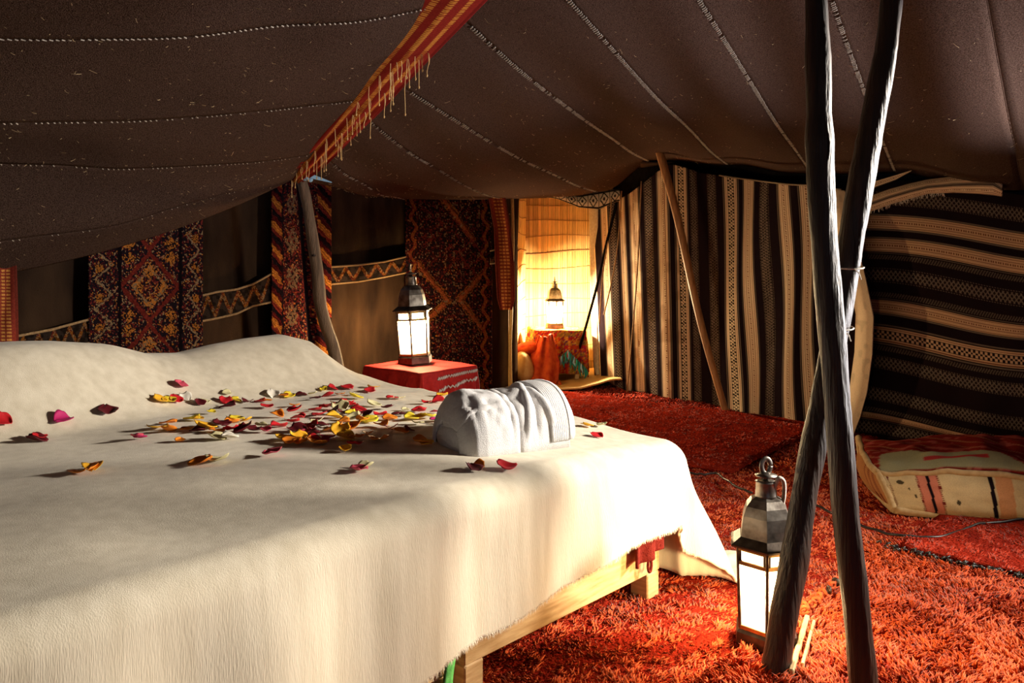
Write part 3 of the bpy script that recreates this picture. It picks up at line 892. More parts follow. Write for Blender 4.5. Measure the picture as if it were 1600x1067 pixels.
# the cloth leans and bows: stripes wander sideways with height
sh = np.interp(t, [930, 1000, 1060, 1120, 1200, 1260, 1320, 1370], [10, 10, 6, 8, 8, 8, 0, 0])
bow = np.interp(t, [930, 1100, 1200, 1290, 1345, 1370], [0, 1, 3, 3, 22, 32]) * np.sin(np.pi * np.clip(V * 1.02 - .02, 0, 1))
edge = np.interp(V, [0, .2, .35, .5, .65, .8, .9, 1], [1322, 1340, 1355, 1367, 1365, 1357, 1346, 1331])
px = t + sh * (V - .45) * 1.2 * (t < 1300) + (edge - 1370) * smooth01((t - 1285) / 60) + 3.0 * np.sin(V * 7 + t * .05) * smooth01((t - 1100) / 80) * smooth01((1320 - t) / 50)
fold = np.interp(t, [930, 1010, 1060, 1340], [1.0, .9, .45, .35])
out = .07 + .055 * fold * np.sin((t - 930) / 15.5 + .5 * np.sin(V * 3)) * (.35 + .65 * V) + .03 * np.sin(t * .031 + V * 2.4) + .05 * V
out = out + .30 * smooth01((t - 1290) / 70) * np.sin(np.pi * np.clip(V * .9 + .08, 0, 1)) ** .6
pts = wr_pts(px, py, out)
pts[..., 2] = np.maximum(pts[..., 2], .035)
col = stripe_cols(t, py, sv, 4.6)
stain = vnoise(t / 9, py / 22, 8)
brown = smooth01((stain - .25) * 3) * ((t > 975) & (t < 1070)) * .35
col = col * (1 - brown[..., None]) + np.array([.22, .085, .035]) * col / (CR + .001) * brown[..., None]
dirt = smooth01((vnoise(t / 7, py / 12, 18) - .35) * 3) * (t > 1338) * .18
col = col * (1 - dirt[..., None])
o = cloth('vertical_striped_blanket', pts, M['attr_soft'], None, col, thick=.008)
tag(o, 'dark blanket with upright cream stripes hanging between doorway and crossed poles', 'blanket')
# raw woven edge along its top
ed = MB(); q = pts[::8, 0] - WR_N * -.004 + np.array([0, 0, .004])
ed.tube(q[36:], .006, seg=5); ed.build('edge_cord', M['whitecord_dull'] if 'whitecord_dull' in M else M['twine'], o, smooth=True)

sh_ = [('latt', 300, 318), ('cream', 331, 357), ('cream', 368, 395), ('dots', 397, 404), ('latt', 418, 441), ('dots', 457, 464), ('cream', 466, 492), ('patt', 507, 537),
       ('dots', 539, 546), ('latt', 555, 574), ('latt', 603, 622), ('dots', 633, 639), ('cream', 640, 652), ('latt', 654, 672)]
u = np.linspace(0, 1, 560); v = np.linspace(0, 1, 420)
U, V = np.meshgrid(u, v, indexing='ij')
t = 283 + (695 - 283) * V                                           # stripe coordinate: row at the left edge
px = 1330 + (1920 - 1330) * U
drop = 30 * smooth01((px - 1330) / 330) * 1.15 + np.interp(t, [283, 500, 640, 695], [0, 6, 26, 14]) * smooth01((px - 1330) / 300)
py = t + drop + 3 * np.sin(px / 60 + t / 70) - np.interp(t, [283, 330], [8, 0])
out = .04 + .10 * np.sin(np.pi * np.clip(U * 1.45, 0, 1)) * np.sin(np.pi * V) + .012 * np.sin(px / 13 + t / 40) + .05 * V
pts = wr_pts(px, py, out)
pts[..., 2] = np.maximum(pts[..., 2], .04)
col = stripe_cols(t, px, sh_, 7.0, np.array([.56, .36, .22]))
o2 = cloth('horizontal_striped_blanket', pts, M['attr_soft'], None, col, thick=.008)
tag(o2, 'dark blanket with level tan stripes hanging right of the crossed poles above the cushion', 'blanket')
# folded-over top edge with its frayed end
kx = [1335, 1362, 1390, 1423, 1450, 1490, 1530, 1552, 1566]
yt = [318, 306, 296, 287, 281, 276, 271, 269, 284]
yb = [338, 329, 319, 309, 302, 300, 302, 304, 306]
px = np.linspace(1335, 1566, 200); v = np.linspace(0, 1, 40)
PX, V = np.meshgrid(px, v, indexing='ij')
PY = np.interp(PX, kx, yt) * (1 - V) + np.interp(PX, kx, yb) * V
out = .20 + .035 * np.sin(V * 3.14) + .012 * np.sin(PX / 9) * smooth01((PX - 1500) / 50)
col = stripe_cols(V * 100, PX, [('cream', -8, 52), ('cream', 54, 108)], 6)
fl = cloth('folded_top', wr_pts(PX, PY, out), M['attr_soft'], o2, col, thick=.010)
mb = MB()
for i in range(110):
    x = random.uniform(1345, 1475); y = np.interp(x, kx, yb)
    p = wr_pts(np.array([x]), np.array([y - 1]), np.array([.205]))[0]
    mb.tube([p, p + [random.uniform(-.012, .012), 0, -random.uniform(.01, .03)]], .0014, seg=3, caps=False)
mb.build('fringe', M['whitecord'], o2, kind='stuff')
# second fold peeping out above it
PX, V = np.meshgrid(np.linspace(1335, 1425, 60), np.linspace(0, 1, 16), indexing='ij')
PY = np.interp(PX, [1335, 1380, 1425], [292, 279, 266]) + V * np.interp(PX, [1335, 1400, 1425], [13, 8, 1])
cloth('folded_top', wr_pts(PX, PY, .17 + 0 * PX), M['attr_soft'], o2, stripe_cols(V * 100, PX, [('cream', -5, 105)], 6), thick=.008)

# ---- golden leaning pole and cords in front of the striped blanket
a, b = P(1032, 244, 6.40), FL(1134, 650)
pts = np.array([a + (b - a) * k for k in np.linspace(-.03, 1, 40)]) + np.array([.012, 0, 0]) * np.sin(np.linspace(0, 7, 40))[:, None]
pts[-1][2] = .03
o = MB().tube(pts, np.interp(np.arange(40), [0, 39], [.032, .024]), seg=10).build('leaning_pole', M['canepole'], None, smooth=True)
tag(o, 'slim golden pole leaning against the upright-striped blanket', 'pole')
for pxs, rad, mt, lab in (([(992, 318), (974, 390), (960, 450), (940, 520), (925, 566)], .013, 'dark', 'thick black cord slanting down beside the doorway edge of the striped blanket'),
                          ([(984, 312), (979, 370), (970, 430), (965, 505)], .006, 'twine', 'short brown cord nearest the doorway across the striped blanket'),
                          ([(1000, 300), (994, 380), (984, 440), (972, 490)], .006, 'twine', 'middle brown cord hanging across the striped blanket'),
                          ([(1031, 285), (1025, 420), (1016, 530), (1008, 612)], .006, 'twine', 'long brown cord hanging down left of the golden leaning pole')):
    q = catmull([wall_r(x, y, .21) for x, y in pxs], 40)
    tag(MB().tube(q, rad, seg=6).build('guy_rope', M[mt], None, smooth=True), lab, 'rope')

# ================================================================== CROSSED FOREGROUND POLES
def big_pole(name, px, r, mat, label, seed):
    pl = [P(x, y, Y) for x, y, Y in px]
    dirn = (pl[0] - pl[2]) / (pl[0] - pl[2])[2]
    gs, gt = np.meshgrid(np.linspace(3, 9, 160), np.linspace(0, .8, 120), indexing='ij')
    rp = roof_right(gs.ravel(), gt.ravel())
    up = pl[0].copy()
    for _ in range(4):                                             # carry the pole on up until it meets the roof cloth
        zr = rp[int(np.argmin((rp[:, 0] - up[0]) ** 2 + (rp[:, 1] - up[1]) ** 2))][2]
        up = pl[0] + dirn * max(zr - .012 - pl[0][2], .03)
    pts = catmull([up] + pl, 90)
    n = np.arange(90)
    rad = np.interp(n, np.linspace(0, 89, len(r)), r) * (1 + .05 * vnoise(n * .3, n * 0, seed) + .03 * vnoise(n * .9, n * 0, seed + 1))
    V, F = tube_data(pts, rad, seg=16)
    V = np.array(V)
    k = np.arange(len(V)); ring = k // 16; sg = k % 16
    c = np.repeat(pts, 16, axis=0)
    V = c + (V - c) * (1 + .07 * vnoise(sg * .8, ring * .16, seed + 3) + .03 * vnoise(sg * 1.9, ring * .1, seed + 4))[:, None]
    root = tag(empty(name, (pts[-1][0], pts[-1][1], 0)), label, 'pole')
    obj('pole', V, F, mat, root)
    return root, pts
poleB, ptsB = big_pole('crossed_tent_pole', [(1397, -46, 2.42), (1390, 30, 2.42), (1379, 110, 2.42), (1358, 220, 2.42), (1339, 320, 2.42), (1322, 424, 2.42), (1302, 540, 2.40), (1283, 640, 2.38), (1257, 770, 2.345), (1241, 870, 2.32), (1224, 975, 2.29), (1209, 1076, 2.268)],
                       [.029, .030, .036, .037, .036, .037, .038], M['bark'], 'dark wooden pole leaning left, its foot beside the floor lantern', 21)
poleA, ptsA = big_pole('crossed_tent_pole', [(1272, -60, 2.20), (1276, 20, 2.20), (1279, 120, 2.20), (1280, 210, 2.20), (1283, 300, 2.20), (1289, 400, 2.20), (1301, 530, 2.19), (1310, 650, 2.18), (1320, 780, 2.17), (1336, 930, 2.16), (1349, 1060, 2.15), (1354, 1113, 2.14)],
                       [.027, .028, .035, .036, .034, .034, .034], M['bark'], 'dark wooden pole leaning right, crossing in front of the other pole', 31)
# white string ties where the poles cross
for (x, y, Y, w) in ((1338, 420, 2.375, .030), (1318, 509, 2.40, .055)):
    c = P(x, y, Y); a = np.linspace(0, 6.28, 30)
    r0 = .046
    base = ptsB[int(np.argmin(np.abs(ptsB[:, 2] - c[2])))]
    q = np.stack([base[0] + r0 * np.cos(a), base[1] + r0 * np.sin(a), base[2] + .006 * np.sin(a)], -1)
    mb = MB().tube(q, .0022, seg=5)
    mb.tube([q[22], q[22] + [.012, -.006, -.012], q[22] + [.016, -.010, -.03]], .0018, seg=4)
    mb.build('string_tie', M['whitecord'], poleB)
# pale batten lying against the foot of the left-leaning pole
bt = tag(empty('pale_batten', FL(1246, 1062)), 'short pale split batten lying beside the pole foot on the rug', 'batten')
d = FL(1264, 985) - FL(1240, 1072); c = (FL(1264, 985) + FL(1240, 1072)) / 2 + [0, 0, .055]
d = d / np.linalg.norm(d); sd = np.array([-d[1], d[0], 0])
MB().box(c - d * .05, d * .19, sd * .007, [0, 0, .014], .003).build('split_piece', M['pine'], bt)
MB().box(c + sd * -.022 - d * .03, d * .15, sd * .004, [0, 0, .010], .002).build('split_piece', M['pine'], bt)

# ================================================================== RUGS
def in_rect(p, c, e1, e2):
    d = p - c
    n1, n2 = np.linalg.norm(e1), np.linalg.norm(e2)
    a, b = d @ (e1 / n1), d @ (e2 / n2)
    return (a > 0) & (a < n1) & (b > 0) & (b < n2)
def rug(label, c, e1, e2, z, cols, seed, holes=(), near=14000, far=4200, hfac=1.0):
    c, e1, e2 = (np.array(q, float) for q in (c, e1, e2))
    root = tag(empty('shag_rug', (c[0], c[1], z)), label, 'rug')
    n, m = max(20, int(np.linalg.norm(e1) / .05)), max(20, int(np.linalg.norm(e2) / .05))
    U, V = np.meshgrid(np.linspace(0, 1, n), np.linspace(0, 1, m), indexing='ij')
    xy = c + U[..., None] * e1 + V[..., None] * e2
    def wob(x, y): return .007 * vnoise(x * 3, y * 3, seed) + .003 * vnoise(x * 9, y * 9, seed + 1)
    pz = z + .010 + wob(xy[..., 0], xy[..., 1])
    cloth('backing', np.concatenate([xy, pz[..., None]], -1), M['rug_base'], root, thick=.012, offset=-1)
    r = np.random.default_rng(seed)
    area = np.linalg.norm(e1) * np.linalg.norm(e2)
    q = r.uniform(0, 1, (int(area * near), 2))
    xy = c + q[:, :1] * e1 + q[:, 1:] * e2
    keep = (xy[:, 1] > 1.9) & ((xy[:, 0] > -.66 * xy[:, 1]) & (xy[:, 0] < .80 * xy[:, 1] + .2)) & (r.uniform(0, 1, len(xy)) < np.interp(xy[:, 1], [2.6, 3.4, 5, 8], [1, .75, far / near, far / near * .6]))
    for h in holes: keep &= ~in_rect(xy, *h)
    xy = xy[keep]; k = len(xy)
    zz = z + .010 + wob(xy[:, 0], xy[:, 1])
    clump = vnoise(xy[:, 0] * 36, xy[:, 1] * 36, seed + 2); flow = vnoise(xy[:, 0] * 5, xy[:, 1] * 5, seed + 3)
    ang = flow * 4 + clump * 2 + r.normal(0, .7, k)
    hgt = (.016 + .010 * clump + r.uniform(-.004, .006, k)) * hfac
    wid = np.interp(xy[:, 1], [2.2, 3, 5, 8], [.0048, .0055, .008, .011]) * r.uniform(.7, 1.2, k)
    lean = hgt * r.uniform(.3, 1.5, k)
    th = r.uniform(0, 6.28, k)
    V4 = np.zeros((k, 7, 3), np.float32)
    for i in range(3):
        a = th + i * 2.094
        V4[:, i, 0] = xy[:, 0] + np.cos(a) * wid; V4[:, i, 1] = xy[:, 1] + np.sin(a) * wid; V4[:, i, 2] = zz - .002
        V4[:, 3 + i, 0] = xy[:, 0] + np.cos(a) * wid * .85 + np.cos(ang) * lean * .45; V4[:, 3 + i, 1] = xy[:, 1] + np.sin(a) * wid * .85 + np.sin(ang) * lean * .45; V4[:, 3 + i, 2] = zz + hgt * .62
    V4[:, 6, 0] = xy[:, 0] + np.cos(ang) * lean; V4[:, 6, 1] = xy[:, 1] + np.sin(ang) * lean; V4[:, 6, 2] = zz + hgt
    tri = np.array([[0, 1, 4], [0, 4, 3], [1, 2, 5], [1, 5, 4], [2, 0, 3], [2, 3, 5], [3, 4, 6], [4, 5, 6], [5, 3, 6]])
    F = (np.arange(k)[:, None, None] * 7 + tri[None]).reshape(-1, 3)
    tone = np.clip(.5 + .35 * vnoise(xy[:, 0] * 2.2, xy[:, 1] * 2.2, seed + 5) + .25 * clump + r.normal(0, .16, k), 0, 1)[:, None]
    cc = np.array(cols[0]) * (1 - tone) + np.array(cols[1]) * tone
    cc = np.repeat(cc[:, None, :], 7, axis=1)
    obj('pile', V4.reshape(-1, 3), F, M['pile'], root, True, cc.reshape(-1, 3), 'stuff')
    return root
BC = np.array([.50, 2.82]); BU = np.array([-.733, .680]); BV = np.array([-.680, -.733])      # bed foot corner, axis to the head, axis to the left
inner_bed = (BC + BU * .45 + BV * .35, BU * 1.4, BV * 1.9)
RA = ([.22, .013, .006], [.68, .125, .034])
cB = FL(1372, 872)[:2]; dB1 = np.array([.735, -.678]); dB2 = np.array([-.678, -.735])
cC = FL(1143, 752)[:2]; dC1 = np.array([.61, .79]); dC2 = np.array([-.79, .61])
rectB = (cB, dB1 * 2.4, dB2 * 2.2); rectC = (cC, dC1 * 1.6, dC2 * 2.3)
rectD = (cB + dB1 * .06 - dB2 * .04, dB1 * 1.25, -dB2 * 1.9)
rug('large red shag rug spreading under the bed and the floor lantern', [2.81, 4.45], BU * 2.9, BV * 4.9, .004, RA, 41, holes=(inner_bed, rectB, rectC, rectD))
rug('deep red shag rug in front of the doorway and the upright-striped blanket', cC, dC1 * 1.6, dC2 * 2.3, .030, ([.17, .010, .006], [.42, .036, .012]), 42, holes=(inner_bed,), hfac=.8)
rug('orange-red shag rug in the right foreground with knotted corner', cB, dB1 * 2.4, dB2 * 2.2, .030, ([.24, .020, .008], [.66, .120, .034]), 43)
rug('dark red shag rug under the striped cushion along the right wall', cB + dB1 * .06 - dB2 * .04, dB1 * 1.25, -dB2 * 1.9, .030, ([.15, .010, .006], [.44, .040, .014]), 44, hfac=.85)
rug('long red rug along the foot of the upright-striped blanket', [.90, 7.36], WR_T[:2] * 2.55, WR_N[:2] * .95, .018, ([.19, .011, .006], [.46, .042, .014]), 45, holes=(rectC,), hfac=.8)
# dark frayed seam and knotted fringe at the corner of the front rug
mb = MB()
for i in range(150):
    s_ = random.uniform(0, 1.1)
    p = np.array([*(cB + dB1 * s_ + dB2 * random.uniform(-.018, .012)), .056])
    a = random.uniform(0, 6.28); L = random.uniform(.008, .022)
    mb.tube([p, p + [math.cos(a) * L, math.sin(a) * L, .006], p + [math.cos(a + .8) * L * 1.6, math.sin(a + .8) * L * 1.6, -.004]], .0035, seg=4)
fr = mb.build('frayed_rug_edge', M['cable'], None, smooth=True, kind='stuff')
tag(fr, 'dark frayed binding along the far edge of the front rug', 'rug edge')
for i in range(9):
    p = FL(1255 + i * 6.6, 992 - i * 6.0) + [random.uniform(-.006, .006), random.uniform(-.006, .006), .074]
    a = np.linspace(0, 6.28, 12); R0 = random.uniform(.011, .016)
    tl = random.uniform(0, 3.1)
    q = np.stack([p[0] + R0 * np.cos(a) * math.cos(tl), p[1] + R0 * np.cos(a) * math.sin(tl), p[2] + R0 * .8 * np.sin(a)], -1)
    o = MB().tube(q, .0055, seg=6).build('fringe_knot', M['knot'] if i not in (6, 8) else M['bark'], None, smooth=True)
    tag(o, ['knotted fringe loop next to the pale batten', 'second knotted fringe loop from the batten', 'third knotted fringe loop from the batten', 'fourth knotted fringe loop from the batten', 'fifth knotted fringe loop from the batten', 'sixth knotted fringe loop from the batten', 'dark knotted fringe loop, seventh from the batten', 'eighth knotted fringe loop from the batten', 'dark knotted fringe loop beside the right pole'][i], 'fringe knot', 'knotted fringe loops on the front rug')

# ================================================================== POWER CABLES
def cable(px, label, r=.0055, zz=.058):
    q = catmull([FL(x, y, zz) for x, y in px], 120)
    q[:, 2] += .004 * vnoise(np.arange(120) * .2, np.zeros(120), 5)
    tag(MB().tube(q, r, seg=6).build('power_cable', M['cable'], None, smooth=True), label, 'cable')
cable([(1046, 732), (1075, 738), (1100, 741), (1118, 739), (1130, 746), (1150, 760), (1175, 770)], 'black cable crossing the red rugs between bed corner and floor lantern')
cable([(1262, 786), (1290, 796), (1340, 818), (1385, 833), (1430, 838), (1470, 838), (1500, 828), (1535, 818), (1570, 815), (1625, 806)], 'long black cable running from the crossed poles past the cushion')

# ================================================================== FLOOR CUSHION (right)
cu = tag(empty('striped_floor_cushion', FL(1480, 805)), 'worn cream floor cushion with black and pink stripes and red top at right', 'cushion')
fbl, fbr = FL(1398, 797, .045), np.array([2.70, 3.42, .045])
ftl, ftr = P(1383, 735, 3.86), np.array([2.72, 3.42, .225])
bbl, btl = FL(1350, 742, .045), P(1341, 690, 4.50)
bbr, btr = np.array([2.98, 4.15, .045]), np.array([2.98, 4.15, .245])
def soft(p):
    """stuffed shape: edges bow outwards, surface lumpy"""
    f = np.array([.898, -.439, 0]); s2 = np.array([.439, .898, 0])
    a, b = (p - fbl) @ f, (p - fbl) @ s2
    ca, cb = np.clip(a / 1.02, 0, 1), np.clip(b / .68, 0, 1)
    w = .25 + .75 * np.sin(np.pi * np.clip((p[..., 2] - .04) / .2, 0, 1)) ** .7
    p = p - s2 * (.035 * np.sin(np.pi * np.clip(ca * 2.2, 0, 1)) * (1 - cb) * w)[..., None] - f * (.045 * np.sin(np.pi * cb) * (1 - ca) * w)[..., None]
    p[..., 2] += (.022 * vnoise(a * 5 + 2, b * 5, 9) + .012 * vnoise(a * 13, b * 13, 10)) * np.clip((p[..., 2] - .05) / .15, 0, 1)
    return p
def patch(name, p00, p10, p01, p11, n, m, bul, nrm, colf, mat='attr_soft', parent=cu):
    U, V = np.meshgrid(np.linspace(0, 1, n), np.linspace(0, 1, m), indexing='ij')
    u, v = U[..., None], V[..., None]
    pts = (p00 * (1 - u) + p10 * u) * (1 - v) + (p01 * (1 - u) + p11 * u) * v
    k = (np.clip(np.sin(np.pi * U), 0, 1) ** .4) * (np.clip(np.sin(np.pi * V), 0, 1) ** .45)
    pts = pts + np.asarray(nrm, float) * (bul * k + .006 * vnoise(U * 14, V * 5, 3) * k)[..., None]
    return cloth(name, soft(pts), M[mat], parent, colf(U, V), thick=.004)
CRM = np.array([.52, .38, .20])
def front_col(U, V):
    c = np.broadcast_to(CRM, U.shape + (3,)).copy()
    W = U - .012 * (V - .5)
    pink = np.array([.50, .16, .10])
    c = np.where(((W > .13) & (W < .205))[..., None], pink, c)
    c = np.where((np.abs(W - .170) < .006)[..., None], DK, c)
    for w0 in (.130, .207): c = np.where(((np.abs(W - w0) < .005) & ((V * 26) % 1 < .6))[..., None], np.array([.14, .02, .015]), c)
    c = np.where((np.abs(W - .395) < .008)[..., None], DK, c)
    c = np.where(((W > .41) & (W < .47))[..., None], c * np.array([1, .62, .5]), c)
    for w0 in (.006, .022): c = np.where(((np.abs(W - w0) < .003) & ((V * 24) % 1 < .6))[..., None], np.array([.12, .02, .015]), c)
    for (a, b, ra, rb) in ((.063, .76, .014, .06), (.108, .46, .005, .05), (.263, .40, .007, .07), (.09, .62, .004, .03)):
        c = np.where((((W - a) / ra) ** 2 + ((V - b) / rb) ** 2 < 1)[..., None], c * .12, c)
    gr = vnoise(U * 30, V * 10, 3); return c * (1 + .10 * gr)[..., None]
patch('side_panel', fbl, fbr, ftl, ftr, 240, 50, .06, [-.39, -.92, 0], front_col)
def left_col(U, V):
    c = np.broadcast_to(np.array([.36, .16, .065]), U.shape + (3,)).copy()
    for w0 in (.10, .18, .26): c = np.where(((np.abs(U - w0) < .018) & ((V * 20) % 1 < .65))[..., None], np.array([.14, .03, .02]), c)
    return np.where(((np.abs(U - .8) < .05) & (np.abs(V - .6) < .14))[..., None], c * .1, c)
patch('side_panel', fbl, bbl, ftl, btl, 80, 40, .03, [-.95, -.1, 0], left_col)
patch('side_panel', fbr, bbr, ftr, btr, 20, 10, .02, [.9, .1, 0], lambda U, V: np.broadcast_to(CRM, U.shape + (3,)).copy())
patch('side_panel', bbl, bbr, btl, btr, 20, 10, .02, [.3, .9, 0], lambda U, V: np.broadcast_to(CRM, U.shape + (3,)).copy())
def top_col(U, V):
    c = np.broadcast_to(np.array([.17, .015, .011]), U.shape + (3,)).copy()
    ln = ((U * 3 + V * 2.2) * 3) % 1
    c = np.where((ln < .12)[..., None], np.array([.30, .11, .06]), c)
    fl = (vnoise(U * 30, V * 22, 4) > .45); c = np.where(fl[..., None], np.array([.30, .06, .05]), c)
    g = (V < .30 * smooth01((.62 - U) / .3) * smooth01(U / .05) + .03 * np.sin(U * 17)) & (V > .015)
    c = np.where(g[..., None], np.array([.26, .24, .14]), c)
    return np.where(((np.abs(V - .14) < .02) & (U > .18) & (U < .42))[..., None], np.array([.32, .03, .03]), c)
patch('top_panel', ftl, ftr, btl, btr, 120, 90, .085, [0, 0, 1], top_col)
patch('bottom_panel', fbl, fbr, bbl, bbr, 12, 12, .0, [0, 0, 1], lambda U, V: np.broadcast_to(CRM, U.shape + (3,)).copy())
def pipe(a, b, bul, nrm, colr='piping'):
    k = np.linspace(0, 1, 40)[:, None]
    q = a + (b - a) * k + np.asarray(nrm, float) * bul * np.sin(np.pi * k) ** .5
    q[:, 2] += .003 * vnoise(np.arange(40) * .4, np.zeros(40), 2)
    MB().tube(soft(q), .0165, seg=8).build('piping', M[colr], cu, smooth=True)
M['piping'] = make_mat('cream_piping_cloth', (.50, .35, .18), (.38, .25, .12), scale=40, spec=.1)
pipe(ftl, ftr, .012, [-.39, -.92, 0]); pipe(fbl, fbr, .012, [-.39, -.92, 0]); pipe(ftl, btl, .0, [-1, 0, 0]); pipe(fbl, bbl, .0, [-1, 0, 0]); pipe(fbl, ftl, .0, [-1, 0, 0]); pipe(bbl, btl, .0, [-1, 0, 0])

# ================================================================== BEDS
BU3 = np.array([*BU, 0]); BV3 = np.array([*BV, 0]); BC3 = np.array([*BC, 0]); UPZ = np.array([0, 0, 1.])
def bed_pt(a, b, z): return BC3 + BU3 * a + BV3 * b + UPZ * z
def bed_frame(b0, b1, label):
    root = tag(empty('bed_frame', bed_pt(0, b0, .03)), label, 'bed')
    L = 2.0; zl, zh = .114, .275
    mid = (b0 + b1) / 2; hw = (b1 - b0) / 2
    MB().box(bed_pt(.014, mid, (zl + zh) / 2), BV3 * hw, BU3 * .014, UPZ * (zh - zl) / 2, .003).build('foot_rail', M['pine_rail'], root)
    MB().box(bed_pt(L - .014, mid, (zl + zh) / 2), BV3 * hw, BU3 * .014, UPZ * (zh - zl) / 2, .003).build('head_rail', M['pine_rail'], root)
    for b in (b0 + .014, b1 - .014):
        MB().box(bed_pt(L / 2, b, (zl + zh) / 2), BU3 * (L / 2 - .03), BV3 * .014, UPZ * (zh - zl) / 2, .003).build('side_rail', M['pine_rail'], root)
    for a in (.036, L - .036):
        for b in (b0 + .036, b1 - .036):
            MB().box(bed_pt(a, b, .069), BU3 * .035, BV3 * .035, UPZ * .044, .004).build('leg', M['pine'], root)
    for i in range(10):
        MB().box(bed_pt(.12 + i * .195, mid, .268), BV3 * (hw - .032), BU3 * .040, UPZ * .008, .002).build('slat', M['pine'], root)
    return root
M['pine_rail'] = make_mat('grained_pine_board', (.60, .42, .21), (.40, .25, .10), scale=5, rough=.6, bump=.25, bscale=40, bdist=.002, stretch=(2.2, 2.2, 16), spec=.3, detail=7)
bed_frame(0, .915, 'pale pine bed frame at the right, its foot rail showing under the blanket')
bed_frame(.955, 2.30, 'second wooden bed frame at lower left, almost hidden by the blanket')
for b0, b1, lab in ((.03, .90, 'mattress under the blanket on the right-hand bed'), (.97, 2.26, 'mattress under the blanket on the left-hand bed')):
    o = MB().box(bed_pt(1.0, (b0 + b1) / 2, .415), BU3 * .93, BV3 * ((b1 - b0) / 2 - .03), UPZ * .13, .05).build('mattress', M['mattress'], None, smooth=False)
    tag(o, lab, 'mattress')

# ---- cream wool blanket over both beds and the pillows
A0, A1, B0, B1 = -.62, 2.42, -.82, 2.75
def foot_drop(b): return np.interp(b, [-.82, -.02, .0, .3, .7, 1.1, 1.6, 2.7], [.34, .33, .315, .335, .40, .455, .50, .54])
def top_z(a, b):
    z = .598 + .010 * vnoise(a * 1.7 + 4, b * 1.7, 2) + .005 * vnoise(a * 5, b * 5, 3)
    z = z - .030 * np.exp(-((a) / .28) ** 2) * 1.0 - .020 * np.exp(-((b) / .25) ** 2)
    z = z + .025 * smooth01(b / .9) * smooth01((1.2 - a) / .8)
    crest = np.interp(b, [-.1, .0, .08, .2, .32, .5, .65, .8, .95, 1.1, 1.3, 1.5, 2.2, 2.6], [.0, .035, .085, .19, .222, .215, .20, .175, .180, .225, .25, .26, .25, .2])
    prof = smooth01((a - 1.36 - .06 * np.sin(b * 3)) / .42) * (1 - .25 * smooth01((a - 1.85) / .2))
    z = z + crest * prof
    z = z + .010 * np.exp(-((a - 1.28 - .25 * (b - .15)) / .03) ** 2) * smooth01((.42 - b) / .2) * smooth01((b + .05) / .1)
    return z
na_, nb_ = 250, 270
U, V = np.meshgrid(np.linspace(0, 1, na_), np.linspace(0, 1, nb_), indexing='ij')
Bq = B0 + (B1 - B0) * V
side_drop = .66
fd = foot_drop(Bq)
ka = 60 / (na_ - 1)
Aq = np.where(U < ka, -fd * (1 - U / ka), (U - ka) / (1 - ka) * A1)
Aq = Aq + np.where(U < ka, .004 * vnoise(Bq * 60, U * 0, 5), 0)
qa = np.minimum(Aq, 0); qb = np.minimum(Bq, 0); qh = np.maximum(Aq - 2.02, 0); ql = np.maximum(Bq - 2.32, 0)
d = np.hypot(qa, qb); n_a = qa / (d + 1e-9); n_b = qb / (d + 1e-9)
rr = .075
arc = np.minimum(d, rr * math.pi / 2)
outw = rr * np.sin(arc / rr); down = rr * (1 - np.cos(arc / rr)) + np.maximum(d - rr * math.pi / 2, 0)
corner = np.clip(-n_a, 0, 1) * np.clip(-n_b, 0, 1) * 2              # 1 on the corner diagonal
foot = np.clip(-n_a, 0, 1); sidef = np.clip(-n_b, 0, 1)
dd = np.clip(down / .58, 0, 1.2)
th_c = np.degrees(np.arctan2(np.maximum(-qb, 0), np.maximum(-qa, 1e-9)))
tuck = smooth01((th_c - 34) / 20)
fl = (.015 * foot + .06 * sidef) * dd + .24 * tuck * np.clip((90 - th_c) / 40, 0, 1) ** .7 * dd ** 1.3
wavef = .008 * np.sin(Bq * 17 + 1) * foot * smooth01(down / .2) + .010 * np.sin(Bq * 5.3) * foot * smooth01(down / .2)
waves = (.025 * np.sin(Aq * 9 + 1) + .012 * np.sin(Aq * 21)) * sidef * smooth01(down / .25)
outw = outw + fl + wavef + waves
z = top_z(np.maximum(Aq, 0), np.maximum(Bq, 0)) - down
hd = qh; z = z - hd * .9; z = z - ql * 1.0
under = np.maximum(.055 - z, 0)                                     # what would sink below the rug lies on it instead
outw = outw + under * 1.0
z = np.maximum(z, .055 + .012 * vnoise(Aq * 14, Bq * 14, 6) * np.clip(under * 20, 0, 1))
ca, cb = np.clip(Aq, 0, 2.02) + np.minimum(qh, .06), np.clip(Bq, 0, 2.32) + ql * .12
pa = ca + n_a * outw; pb = cb + n_b * outw
bpts = BC3 + pa[..., None] * BU3 + pb[..., None] * BV3 + z[..., None] * UPZ
bl = cloth('wool_blanket', bpts, M['wool'], None, thick=.009, offset=1)
tag(bl, 'large cream wool blanket spread over the bed and draping to the rug', 'blanket')
bvh = BVHTree.FromPolygons([tuple(p) for p in bpts.reshape(-1, 3)], [tuple(int(i) for i in f) for f in grid_faces(na_, nb_)])
# frayed hem
mb = MB()
hem = bpts[0]
for i in range(2600):
    k = random.uniform(40, nb_ - 2); j = int(k); f = k - j
    p = hem[j] * (1 - f) + hem[j + 1] * f
    if p[2] < .08: continue
    dn = (bpts[0][j] - bpts[3][j]); dn /= np.linalg.norm(dn)
    t_ = (hem[j + 1] - hem[j]); t_ /= np.linalg.norm(t_)
    L = random.uniform(.004, .013)
    e = p + dn * L + t_ * random.uniform(-.006, .006) - BU3 * random.uniform(-.003, .004)
    w_ = t_ * .0012
    mb.add([p - w_ - dn * .004, p + w_ - dn * .004, e], [(0, 1, 2)])
mb.build('frayed_hem', M['wool_hair'], bl, kind='stuff')

